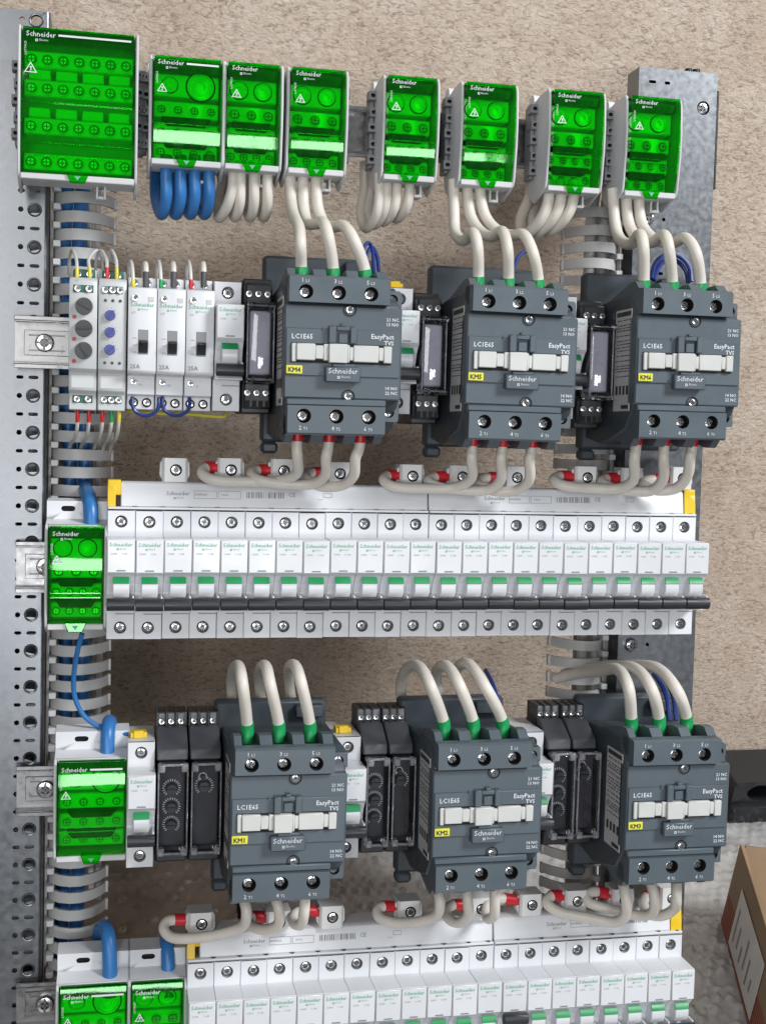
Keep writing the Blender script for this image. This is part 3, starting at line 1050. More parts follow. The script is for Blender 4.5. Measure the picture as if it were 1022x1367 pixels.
def breaker_meshes():
    D = {}
    b = MB()
    h = 0.0425
    ys, yn = -0.0495, -0.0712
    # shoulders with screw wells
    for s in (1, -1):
        z0, z1 = (0.0255, h) if s > 0 else (-h, -0.0225)
        cz = 0.0350 * s if s > 0 else -0.0350
        b.holed(0.0004, BW - .0004, z0, z1 - .0004 if s > 0 else z1, ys, BW / 2, cz, 0.0041, 0.006, mi=1)
        b.add([(0.0004, ys, z0), (0, ys + .0004, z0), (0, ys + .0004, z1), (0.0004, ys, z1)], [(0, 1, 2, 3)])
        b.add([(BW - 0.0004, ys, z0), (BW, ys + .0004, z0), (BW, ys + .0004, z1), (BW - 0.0004, ys, z1)], [(0, 1, 2, 3)])
    side = [(-0.004, -h), (-0.004, h), (ys + .0004, h), (ys + .0004, 0.0255), (yn, 0.0255), (yn, 0.0035), (-0.0685, 0.0015), (-0.0640, -0.004), (-0.0615, -0.010), (-0.0625, -0.0175), (-0.0665, -0.0215), (-0.0665, -0.0225), (ys + .0004, -0.0225), (ys + .0004, -h)]
    for x in (0, BW):
        b.add([(x, y, z) for y, z in side], [tuple(range(len(side)))])
    def strip(p, q, m=0):
        b.add([(0, p[0], p[1]), (BW, p[0], p[1]), (BW, q[0], q[1]), (0, q[0], q[1])], [(0, 1, 2, 3)], m)
    n = len(side)
    for i in range(n):
        if i in (2, 12):
            continue
        strip(side[i], side[(i + 1) % n])
    D['body'] = b.mesh('body', ['white', 'well'], weld=False)
    D['label_flap'] = MB().box(0.0003, BW - .0003, yn - 0.0015, yn - .0001, 0.0038, 0.0252, 0.0004).mesh('label_flap', 'flap')
    D['flap_latch'] = MB().box(BW * .34, BW * .66, yn - 0.0018, yn - 0.0014, 0.0048, 0.0056).mesh('flap_latch', 'grey_print')
    # rocker: curved white lever with the green stripe and the dark grip bar
    pr = [(-0.060, -0.0135), (-0.0700, -0.0128), (-0.0722, -0.0085), (-0.0722, -0.0030), (-0.0705, 0.0002), (-0.060, 0.0008)]
    D['lever'] = MB().prism(pr, BW * .21, BW * .80).mesh('lever', 'flap', bevel=0.0006)
    D['on_stripe'] = MB().prism([(-0.0700, 0.0010), (-0.0708, 0.0004), (-0.0727, -0.0030), (-0.0727, -0.0032), (-0.0700, -0.0032)], BW * .215, BW * .795).mesh('on_stripe', 'green_tab', bevel=0.0002)
    g = []
    for i in range(12):
        a = 2 * PI * i / 12
        g.append((-0.0745 + 0.0034 * math.cos(a), -0.0165 + 0.0041 * math.sin(a)))
    D['grip_bar'] = MB().prism(g, 0.0001, BW - .0001).mesh('grip_bar', 'handle', bevel=0.0003)
    D['grip_web'] = MB().box(BW - 0.0016, BW - .0004, -0.0735, -0.0615, -0.0195, -0.0115, .0002).mesh('grip_web', 'flap')
    D['vent_slot'] = MB().box(BW * .33, BW * .98, ys - .0002, ys + 0.0004, -0.0262, -0.0256).mesh('vent_slot', 'grey_print')
    return D


M['well'] = mat('screw_well', (0.40, 0.41, 0.42), 0.5)
BK = breaker_meshes()


def breaker(x, z, label, rating, group=None, clip=False, off=False, dz=0.0):
    t = thing('circuit_breaker', (x, 0, z), label, 'circuit breaker', group)
    t.rotation_euler.y = random.gauss(0, 0.0022)
    t.location.z += random.gauss(0, 0.00012)
    t.location.y += random.gauss(0, 0.00015)
    bd = obj('body', BK['body'], t)
    obj('vent_slot', BK['vent_slot'], bd)
    fl = obj('label_flap', BK['label_flap'], t)
    obj('flap_latch', BK['flap_latch'], fl)
    obj('lettering', logo_mesh(0.0142, 'green_print'), fl, (0.0016, -0.0730, 0.0208))
    text(fl, 'iC60N', (0.0022, -0.0730, 0.0156), 0.0011, 'grey_print')
    text(fl, rating, (0.0095, -0.0730, 0.0156), 0.0011, 'grey_print')
    if not off:
        lv = obj('lever', BK['lever'], t)
        obj('on_stripe', BK['on_stripe'], lv)
        obj('grip_bar', BK['grip_bar'], t, (0, 0, random.uniform(-.0002, .0002)))
    else:
        lv = obj('lever', BK['lever'], t)
        obj('grip_bar', BK['grip_bar'], t, (0, -.001, 0.0165))
    obj('grip_web', BK['grip_web'], lv)
    for zz in (0.0350, -0.0350):
        o = obj('terminal_screw', SCREWB, t, (BW / 2, -0.0458, zz))
        o.rotation_euler.y = random.uniform(0, PI)
    if clip:
        obj('marker_clip', MB().box(BW * .1, BW * .72, -0.040, -0.030, 0.0425, 0.0465, .0004).box(BW * .22, BW * .6, -0.041, -0.0395, 0.0425, 0.0478, .0004).mesh('marker_clip', 'yellow'), t)
    return t


for i in range(23):
    breaker(i * 0.018 + 0.0001, Z3, 'white circuit breaker, %s from the green block in the longer breaker row' % ORD[i], 'C 6A' if i < 3 else 'C 16A', 'breakers of the longer row')
for i in range(20):
    breaker(0.0565 + i * 0.018, Z5, 'white circuit breaker, %s from the green blocks in the shorter breaker row' % ORD[i], 'C 10A', 'breakers of the shorter row', off=(i == 12))
breaker(0.0668, Z2 - 0.0005, 'lone white circuit breaker between the 25A switches and a clear-fronted relay', 'C 6A')
breaker(0.1828, Z2 + 0.001, 'white circuit breaker half hidden beside the KM4 contactor, clear-fronted relay next', 'C 6A', clip=True)
breaker(0.3000, Z2 + 0.001, 'white circuit breaker mostly hidden behind the KM5 contactor', 'C 6A')
breaker(0.0150, Z4 + 0.0005, 'lone white circuit breaker with yellow clip between green block and timer relays', 'C 6A', clip=True)
breaker(0.1545, Z4 + 0.0005, 'white circuit breaker half hidden beside the KM1 contactor, yellow clip on top', 'C 6A', clip=True)
breaker(0.2865, Z4 + 0.0005, 'white circuit breaker half hidden beside the KM2 contactor', 'C 6A')


# ------------------------------------------------------------------ comb busbars
def comb(x0, n, z, label, cap_left, cap_right, group='comb busbars feeding the breakers'):
    t = thing('comb_busbar', (x0, 0, z), label, 'busbar', group)
    L = n * 0.018
    a = 0.0085 if cap_left else 0.0003
    c = 0.0085 if cap_right else 0.0003
    pr = [(-0.0200, 0.0430), (-0.0200, 0.0600), (-0.0395, 0.0612), (-0.0440, 0.0600), (-0.0462, 0.0445)]
    obj('cover', MB().prism(pr, a, L - c).mesh('cover', 'white', bevel=0.0006), t)
    obj('skirt', MB().box(0.0003, L - .0003, -0.0492, -0.0450, 0.0430, 0.0446, .0003).mesh('skirt', 'white'), t)
    for k in range(n):
        obj('tooth_slot', MB().prism([(0, -0.0464), (0.0042, -0.0464), (0.0022, -0.0488)], 0.0, 0.0002, 'z').mesh('tooth_slot', 'dark') if k == 0 else bpy.data.meshes['tooth_slot'], t, (k * 0.018 + 0.0155 if k < n - 1 else k * .018 + .012, 0, 0.0446))
    for on, xx in ((cap_left, 0), (cap_right, L - 0.0085)):
        if on:
            yb = MB().prism([(-0.0195, 0.0430), (-0.0195, 0.0606), (-0.0400, 0.0618), (-0.0447, 0.0606), (-0.0462, 0.0520), (-0.0470, 0.0430)], 0, 0.0052 if on == 1 else 0.0085)
            yb.box(0.0 if xx == 0 else 0.0, 0.0085, -0.0452, -0.030, 0.052, 0.0620, .0004)
            o = obj('end_cap', yb.mesh('end_cap', 'yellow', bevel=0.0003), t, (xx, 0, 0))
            o['label'] = 'yellow end cap'
    # printed line: mark, boxes, bars, signs
    y = -0.0455
    zz = 0.0525
    x = 0.038 if cap_left else 0.040
    def P(w, h, dx, dz=0.0, m='grey_print', nm='printed_box'):
        bb = MB()
        tt = 0.00018
        bb.box(dx, dx + w, 0, .0001, dz, dz + tt).box(dx, dx + w, 0, .0001, dz + h - tt, dz + h).box(dx, dx + tt, 0, .0001, dz, dz + h).box(dx + w - tt, dx + w, 0, .0001, dz, dz + h)
        o = obj(nm, bb.mesh(nm, m, smooth=False), t, (x, y, zz))
        o.rotation_euler.x = tilt
        return o
    tilt = math.radians(-7)
    o = obj('lettering', logo_mesh(0.015, 'grey_print'), t, (x, y, zz))
    o.rotation_euler.x = tilt
    P(0.015, 0.0052, 0.018, -0.002)
    P(0.015, 0.0052, 0.034, -0.002)
    bb = MB()
    rnd = random.Random(n)
    xx = 0.053
    while xx < 0.078:
        w = rnd.choice((.0003, .0005, .0008))
        bb.box(xx, xx + w, 0, .0001, -0.0012, 0.0028)
        xx += w + rnd.choice((.0004, .0007, .0012))
    o = obj('barcode', bb.mesh('barcode', 'grey_print', smooth=False), t, (x, y, zz))
    o.rotation_euler.x = tilt
    for s, dx, hh in (('A9XPH24', 0.0185, 0.0014), ('100 A', 0.036, 0.0014), ('CE', 0.081, 0.0030)):
        o = text(t, s, (x + dx, y, zz), hh, 'grey_print')
        o.rotation_euler.x = tilt
    o = P(0.006, 0.0028, 0.105, 0.0)
    o = text(t, '====', (x + 0.101, y, zz - 0.0022), 0.0012, 'grey_print')
    o.rotation_euler.x = tilt
    return t


comb(0.0, 12, Z3, 'white comb busbar cover over the longer breaker row, starting at the green block', 1, 0)
comb(0.2163, 11, Z3, 'white comb busbar cover over the longer breaker row, ending at the dome-screw upright', 0, 2)
comb(0.0565, 12, Z5, 'white comb busbar cover over the shorter breaker row, starting at the green blocks', 1, 0)
comb(0.2728, 8, Z5, 'white comb busbar cover over the shorter breaker row, ending at the wide bubble wrap', 0, 2)


# ------------------------------------------------------------------ feed connectors
CON = {}
CON['body'] = MB().holed(-0.0062, 0.0062, -0.0072, 0.0072, -0.0076, 0.0006, 0, 0.0036, 0.004, mi=1)
for s in (-1, 1):
    CON['body'].add([(s * .0062, -.0076, -.0072), (s * .0062, -.0076, .0072), (s * .0075, -.006, .0072), (s * .0075, -.006, -.0072)], [(0, 1, 2, 3)])
    CON['body'].add([(s * .0075, -.006, -.0072), (s * .0075, -.006, .0072), (s * .0075, .007, .0072), (s * .0075, .007, -.0072)], [(0, 1, 2, 3)])
    CON['body'].add([(-.0062, -.0076, s * .0072), (.0062, -.0076, s * .0072), (.0075, -.006, s * .0072), (.0075, .007, s * .0072), (-.0075, .007, s * .0072), (-.0075, -.006, s * .0072)], [(0, 1, 2, 3, 4, 5)])
CON['body'].add([(-.0075, .007, -.0072), (.0075, .007, -.0072), (.0075, .007, .0072), (-.0075, .007, .0072)], [(0, 1, 2, 3)])
CON['body'] = CON['body'].mesh('body', ['connector', 'dark'])
CON['ear'] = MB().prism([(0.0073, 0.006), (0.0088, 0.0045), (0.0092, -0.003), (0.0073, -0.0065)], -0.004, 0.006, 'y').mesh('ear', 'connector', bevel=0.0004)
CON['stem'] = MB().box(-0.0045, 0.0045, -0.001, 0.0015, -0.014, -0.0072).mesh('stem', 'connector')
CON['eye'] = MB().box(0.0072, 0.0077, -.0032, 0.0045, -.0035, .0035, 0).mesh('cable_entry', 'dark')


def connector(px, py, y, label, dark=False):
    p = at(px, py, y)
    t = thing('feed_connector', p, label, 'connector', 'white screw connectors on the busbars')
    obj('body', CON['body'], t)
    e = obj('ear', CON['ear'], t)
    e2 = obj('ear', CON['ear'], t)
    e2.scale.x = -1
    obj('stem', CON['stem'], t)
    t.scale = (1.1, 1.1, 1.1)
    obj('cable_entry', CON['eye'], t)
    o = obj('terminal_screw', SCREWB, t, (0.0006, -0.0058, 0))
    o.rotation_euler.y = random.uniform(0, PI)
    return t


CY3, CY5 = -0.033, -0.040
connector(233, 627, CY3, 'empty white screw connector on the longer busbar, no cable in it')
for k, (x, y) in enumerate(((306, 627), (376, 628), (450, 632))):
    connector(x, y, CY3, 'white screw connector below KM4, %s from the empty connector' % ORD[k])
for k, (x, y) in enumerate(((546, 635), (612, 636), (684, 637))):
    connector(x, y, CY3, 'white screw connector below KM5, %s from the KM4 side' % ORD[k])
for k, (x, y) in enumerate(((777, 637), (838, 639), (903, 638))):
    connector(x, y, CY3, 'white screw connector below KM6, %s from the KM5 side' % ORD[k])
for k, (x, y) in enumerate(((267, 1228), (370, 1226), (440, 1219))):
    connector(x, y, CY5, 'white screw connector below KM1, %s from the green blocks' % ORD[k])
for k, (x, y) in enumerate(((543, 1212), (637, 1208), (704, 1203))):
    connector(x, y, CY5, 'white screw connector below KM2, %s from the KM1 side' % ORD[k])
for k, (x, y) in enumerate(((764, 1198), (826, 1196), (889, 1194))):
    connector(x, y, CY5, 'white screw connector below KM3, %s from the KM2 side' % ORD[k])


# ------------------------------------------------------------------ contactors
CWD = 0.0745
HX = (0.0125, 0.0330, 0.0535)
SCREWC = screw_mesh(0.0034, 0.003, 'terminal_screw')


def contactor_meshes():
    D = {}
    yp = -0.1085
    # main body: chamfered prism
    pr = [(-0.020, -0.052), (-0.020, 0.040), (-0.046, 0.0425), (-0.062, 0.0435), (-0.090, 0.0435), (-0.1045, 0.030), (-0.1045, -0.030), (-0.092, -0.046), (-0.066, -0.053), (-0.048, -0.056)]
    D['body'] = MB().prism(pr, 0.0006, CWD - .0006).mesh('body', 'slate_dark', bevel=0.0012)
    D['front_plate'] = MB().box(0, CWD, yp, -0.0960, -0.029, 0.029, 0.0009).mesh('front_plate', 'slate')
    D['center_panel'] = MB().box(0.0010, CWD - .0012, yp - 0.0012, yp - .0002, -0.0150, 0.0144, 0.0004).mesh('center_panel', 'slate')
    D['slider_bed'] = MB().box(0.0040, 0.0676, yp - 0.0016, yp - 0.0011, -0.0070, 0.0052).mesh('slider_bed', 'dark')
    g = MB()
    for x0, x1, d, za, zb in ((0.0043, 0.0072, 0.0030, -.0066, .0048), (0.0072, 0.0190, 0.0042, -.0055, .0048), (0.0190, 0.0240, 0.0040, -.0046, .0038), (0.0240, 0.0272, 0.0042, -.0055, .0048),
                              (0.0272, 0.0390, 0.0062, -.0068, .0050), (0.0391, 0.0405, 0.0048, -.0064, .0046), (0.0405, 0.0430, 0.0038, -.0050, .0034), (0.0430, 0.0590, 0.0042, -.0058, .0046), (0.0590, 0.0622, 0.0038, -.0046, .0036), (0.0622, 0.0674, 0.0042, -.0060, .0046)):
        g.box(x0, x1, yp - d, yp - 0.0010, za, zb, 0.0005)
    D['slider'] = g.mesh('slider', 'slider', weld=False)
    h = MB()
    h.box(0.0270, 0.0318, yp - 0.0052, yp - .001, 0.0053, 0.0160, 0.0006).box(0.0405, 0.0448, yp - 0.0052, yp - .001, 0.0053, 0.0160, 0.0006)
    h.box(0.0318, 0.0405, yp - 0.0048, yp - .001, 0.0132, 0.0160, 0.0005).box(0.0335, 0.0398, yp - 0.0032, yp - .001, 0.0056, 0.0118, 0.0005).box(0.0344, 0.0378, yp - .0048, yp - .001, 0.0160, 0.0176, .0004)
    h.box(0.0238, 0.0243, yp - 0.0022, yp - .001, 0.0135, 0.0155)
    D['hook'] = h.mesh('hook', 'slate', weld=False)
    D['badge'] = MB().box(0.0252, 0.0474, yp - 0.0058, yp - .0010, -0.0188, -0.0092, 0.0008).box(0.0300, 0.0440, yp - 0.0045, yp - .001, -0.0092, -0.0073, .0004).mesh('badge', 'slate', weld=False)
    D['marker'] = MB().box(0.0012, 0.0113, yp - 0.0024, yp - .0012, -0.0140, -0.0088, 0.0003).mesh('marker', 'tag')
    # upper terminal block: three screw wells, sloping shoulders and dividers
    def term(s):
        b = MB()
        yt = -0.1125
        x0, x1 = 0.0022, (0.0655 if s > 0 else 0.0640)
        zz = (0.0302, 0.0458) if s > 0 else (-0.0505, -0.0335)
        cz = 0.0366 if s > 0 else -0.0400
        cuts = [x0, 0.02275, 0.04325, x1]
        for k in range(3):
            b.holed(cuts[k], cuts[k + 1], zz[0], zz[1], yt, HX[k], cz, 0.0045, 0.009, mi=1)
        za, zc_ = (zz[1], zz[0]) if s > 0 else (zz[0], zz[1])
        # edge toward the middle of the contactor
        b.add([(x0, yt, zc_), (x1, yt, zc_), (x1, -0.100, zc_), (x0, -0.100, zc_)], [(0, 1, 2, 3)])
        # outer rim: rolls back in a chamfer, scalloped notch for each wire
        zr = za + s * 0.0012
        top = []
        for x in (x0, x1):
            b.add([(x, yt, zc_), (x, yt, za), (x, yt + 0.0020, zr), (x, -0.0930, zr), (x, -0.0930, zc_)], [(0, 1, 2, 3, 4)])
        b.add([(x0, yt, za), (x1, yt, za), (x1, yt + .002, zr), (x0, yt + .002, zr)], [(0, 1, 2, 3)])
        b.add([(x0, yt + .002, zr), (x1, yt + .002, zr), (x1, -0.1020, zr), (x0, -0.1020, zr)], [(0, 1, 2, 3)])
        b.add([(x0, -0.1020, zr), (x1, -0.1020, zr), (x1, -0.1020, zr - s * .012), (x0, -0.1020, zr - s * .012)], [(0, 1, 2, 3)])
        # dividers between the wire wells
        for xa, xb in ((x0, 0.0070), (0.0185, 0.0265), (0.0395, 0.0470), (0.0590, x1)):
            pr2 = [(-0.1035, zr - s * .012), (-0.1040, zr + s * .0005), (-0.0985, zr + s * 0.0052), (-0.090, zr + s * 0.0050), (-0.054, zr - s * 0.0035), (-0.054, zr - s * 0.012)]
            b.prism(pr2, xa, xb)
        b.box(x0, x1, -0.0700, -0.0525, *sorted((zr - s * 0.012, zr - s * 0.0045)))
        return b.mesh('terminal_block', ['slate', 'dark'], weld=False)
    D['upper'] = term(1)
    D['lower'] = term(-1)
    D['ledge'] = MB().box(0.0018, 0.0650, -0.1095, -0.0960, -0.0334, -0.0291, 0.0008).mesh('ledge', 'slate')
    D['aux_up'] = MB().holed(0.0660, CWD, 0.0295, 0.0405, -0.1005, 0.0700, 0.0350, 0.0032, 0.006, mi=1).box(0.0660, CWD, -0.0944, -0.070, 0.0295, 0.0405).box(0.0735, 0.0762, -0.0985, -0.072, 0.0300, 0.0400, .0005).mesh('auxiliary_terminal', ['slate', 'dark'], weld=False)
    D['aux_low'] = MB().holed(0.0645, CWD, -0.0425, -0.0295, -0.1005, 0.0690, -0.0365, 0.0034, 0.006, mi=1).box(0.0645, CWD, -0.0944, -0.070, -0.0425, -0.0295).box(0.0735, 0.0758, -0.0985, -0.072, -0.0420, -0.0300, .0005).mesh('auxiliary_terminal', ['slate', 'dark'], weld=False)
    s = MB().box(-0.0035, CWD, -0.0200, -0.0085, -0.062, 0.0655, 0.002)
    s.box(0.052, 0.072, -0.026, -0.020, 0.054, 0.063, .001)
    D['slab'] = s.mesh('base_plate', 'slate_dark')
    D['leg'] = MB().box(-0.0030, 0.0085, -0.0195, -0.0090, -0.0700, -0.0620, .002).mesh('mounting_foot', 'slate_dark')
    D['sticker'] = MB().box(0.0000, 0.0005, -0.0990, -0.0720, -0.0335, 0.0345).mesh('rating_sticker', 'sticker')
    rnd = random.Random(3)
    pb = MB()
    pb.box(-.0002, -.00005, -0.0980, -0.0740, 0.0300, 0.0330)
    z = 0.027
    while z > -0.012:
        ya = -0.0975
        while ya < -0.0755:
            w = rnd.uniform(.0012, .004)
            pb.box(-.0002, -.00005, ya, min(ya + w, -.0735), z, z + 0.0007)
            ya += w + rnd.uniform(.0008, .0025)
        z -= rnd.choice((0.0018, 0.0022, 0.0034))
    for q in range(4):
        pb.box(-.0002, -.00005, -0.0970 + .006 * q, -0.0936 + .006 * q, -0.0225, -0.0165)
    pb.box(-.0002, -.00005, -0.0980, -0.0860, -0.0320, -0.0295)
    D['sticker_print'] = pb.mesh('print', 'black_print', smooth=False, weld=False)
    b = MB()
    n = 16
    D['screw_cup'] = MB().ring([[(r * math.cos(2 * PI * i / n), y, r * math.sin(2 * PI * i / n)) for i in range(n)] for r, y in ((0.0042, -0.0004), (0.0036, -0.0004), (0.0034, 0.0002))], False).mesh('screw_cup', 'dark')
    D['seam'] = MB().box(0.0005, CWD - .0005, yp - 0.00005, yp + .0002, 0.0280, 0.0283).mesh('seam', 'dark')
    return D


CT = contactor_meshes()


def contactor(x, z, slab_dz, mark, label, ind):
    t = thing('contactor', (x, 0, z), label, 'contactor', 'dark slate contactors')
    for k, nm in (('body', 'body'), ('front_plate', 'front_plate'), ('center_panel', 'center_panel'), ('hook', 'hook'), ('badge', 'badge'), ('upper', 'terminal_block'), ('lower', 'terminal_block'), ('ledge', 'ledge'), ('aux_up', 'auxiliary_terminal'), ('aux_low', 'auxiliary_terminal')):
        D = obj(nm, CT[k], t)
        if k == 'upper': up = D
        if k == 'lower': lo = D
        if k == 'badge': bg = D
        if k == 'center_panel': cp = D
        if k == 'front_plate': fp = D
    bed = obj('slider_bed', CT['slider_bed'], cp)
    obj('slider', CT['slider'], t)
    t.rotation_euler.y = math.radians((-.25, .3, -.15, .2, -.3, .15)[ind])
    sl = obj('base_plate', CT['slab'], t, (0, 0, slab_dz))
    obj('mounting_foot', CT['leg'], t, (0, 0, slab_dz))
    st = obj('rating_sticker', CT['sticker'], t)
    obj('print', CT['sticker_print'], st)
    mk = obj('marker', CT['marker'], t)
    mk.rotation_euler.y = math.radians(random.uniform(-1.2, 1.2)) * .3
    mk['label'] = 'yellow marker reading ' + mark
    yp = -0.1085
    text(mk, mark, (0.0062, yp - 0.0026, -0.0129), 0.0030, 'black_print', 'CENTER', 0.00012)
    text(cp, 'LC1E65', (0.0042, yp - 0.0014, 0.0078), 0.0031, 'white_print', bold=0.00006)
    text(cp, 'EasyPact', (CWD - 0.0055, yp - 0.0014, 0.0092), 0.0031, 'white_print', 'RIGHT', 0.00006)
    text(cp, 'TVS', (CWD - 0.0055, yp - 0.0014, 0.0055), 0.0027, 'white_print', 'RIGHT', 0.00006)
    text(fp, '21 NC', (CWD - 0.0022, yp - 0.0002, 0.0205), 0.0021, 'white_print', 'RIGHT', 0.00004)
    text(fp, '13 NO', (CWD - 0.0022, yp - 0.0002, 0.0175), 0.0021, 'white_print', 'RIGHT', 0.00004)
    text(fp, '14 NO', (CWD - 0.0022, yp - 0.0002, -0.0225), 0.0021, 'white_print', 'RIGHT', 0.00004)
    text(fp, '22 NC', (CWD - 0.0022, yp - 0.0002, -0.0255), 0.0021, 'white_print', 'RIGHT', 0.00004)
    obj('lettering', logo_mesh(0.0185, 'white_print'), bg, (0.0268, yp - 0.0060, -0.0133))
    for k in range(3):
        text(up, '%d' % (2 * k + 1), (HX[k] - 0.0032, -0.1127, 0.0423), 0.0027, 'white_print')
        text(up, 'L%d' % (k + 1), (HX[k] - 0.0004, -0.1127, 0.0423), 0.0019, 'white_print')
        text(lo, '%d' % (2 * k + 2), (HX[k] - 0.0032, -0.1127, -0.0487), 0.0027, 'white_print')
        text(lo, 'T%d' % (k + 1), (HX[k] - 0.0004, -0.1127, -0.0487), 0.0019, 'white_print')
        for zz, pr in ((0.0366, up), (-0.0400, lo)):
            o = obj('terminal_screw', SCREWC, t, (HX[k] - 0.0003, -0.1058, zz))
            o.rotation_euler.y = random.uniform(0, PI)
    for xx, zz in ((0.0700, 0.0350), (0.0690, -0.0365)):
        obj('terminal_screw', SCREWB, t, (xx - .0004, -0.0968, zz))
    for zz in (0.0268, -0.0272):
        cp_ = obj('screw_cup', CT['screw_cup'], t, (0.0408, yp - 0.0002, zz))
        o = obj('cover_screw', SCREWB, t, (0.0408, yp + .0012, zz))
        o.scale = (.85, 1, .85)
    return t


K = [(0.1059, 0.1080, 0.0045, 'KM4'), (0.2227, 0.1076, 0.0045, 'KM5'), (0.3381, 0.1110, 0.0015, 'KM6'),
     (0.0778, -0.1880, -0.0075, 'KM1'), (0.2091, -0.1885, -0.0075, 'KM2'), (0.3432, -0.1893, -0.0075, 'KM3')]
for i, (x, z, s, mk) in enumerate(K):
    contactor(x, z, s, mk, 'dark slate contactor with yellow marker %s, %s breaker row' % (mk, 'above the longer' if i < 3 else 'above the shorter'), i)


# ------------------------------------------------------------------ small relays with clear fronts
WHITE_DOT = screw_mesh(0.0022, 0.0014, 'terminal_screw')


M['relay_sheen'] = mat('relay_painted_sheen', (0.36, 0.36, 0.43), 0.3)  # pale lavender paints the cover's reflection of the room onto the relay body


def clear_relay(x, z, w, label):
    t = thing('plug_in_relay', (x, 0, z), label, 'relay', 'clear fronted relays')
    so = MB().box(0.0003, w, -0.048, -0.003, -0.045, 0.044, .001).box(0.0008, w - .0006, -0.058, -0.048, 0.0255, 0.040, .0015).box(0.0008, w - .0006, -0.058, -0.048, -0.042, -0.0245, .0015)
    obj('socket', so.mesh('socket', 'black', weld=False), t)
    obj('relay_body', MB().box(0.0028, w - .0028, -0.070, -0.048, -0.020, 0.021, .001).mesh('relay_body', 'relay_sheen'), t)
    out = [(0.0012, -0.0482), (0.0012, -0.0740)] + [(0.0012 + (w - 0.0022) * q / 10, -0.0740 - 0.0018 * math.sin(PI * q / 10)) for q in range(1, 10)] + [(w - .0010, -0.0740), (w - .0010, -0.0482)]
    cl = MB().prism(out, -0.0235, 0.0245, 'z')
    obj('clear_cover', cl.mesh('clear_cover', 'cover_clear', bevel=0.0009, seg=2), t)
    fe = MB()  # whitish bars along the cover edges, their brightness put into the colour
    for zz in (-0.0238, 0.0236):
        fe.box(0.0011, w - .0009, -0.0746, -0.0735, zz, zz + .0011, .0002)
    for xx in (0.0009, w - 0.0018):
        fe.box(xx, xx + .0009, -0.0748, -0.0738, -0.0230, 0.0240, .0002)
    obj('rim_glint', fe.mesh('rim_glint', 'lit_edge', weld=False), t)
    obj('release_tab', MB().box(0.0012, 0.0052, -0.080, -0.060, 0.0225, 0.0260, .0006).box(w - .0052, w - .001, -0.080, -0.060, 0.0225, 0.0260, .0006).mesh('release_tab', 'cover_clear', weld=False), t)
    obj('release_tab', MB().box(0.0012, 0.0060, -0.080, -0.060, -0.0258, -0.0228, .0006).box(w - .0060, w - .001, -0.080, -0.060, -0.0258, -0.0228, .0006).mesh('release_tab', 'cover_clear', weld=False), t)
    for zz in (0.0330, -0.0315):
        for k in range(3):
            o = obj('terminal_screw', WHITE_DOT, t, (w * (.18 + .31 * k), -0.0578, zz))
            o.rotation_euler.y = random.uniform(0, PI)
    hb = MB()
    for k in range(4):
        hb.box(w * (.12 + .22 * k), w * (.12 + .22 * k) + .0028, -0.0583, -0.0576, -0.0405, -0.0365)
    obj('wire_hole', hb.mesh('wire_hole', 'dark', weld=False), t)
    return t


clear_relay(0.0853, Z2 + 0.0008, 0.0195, 'black relay with clear cover beside the KM4 contactor and lone breaker')
clear_relay(0.2010, Z2 - 0.003, 0.0185, 'black relay with clear cover between the KM4 and KM5 contactors')
clear_relay(0.3185, Z2 - 0.003, 0.0185, 'black relay with clear cover between the KM5 and KM6 contactors')


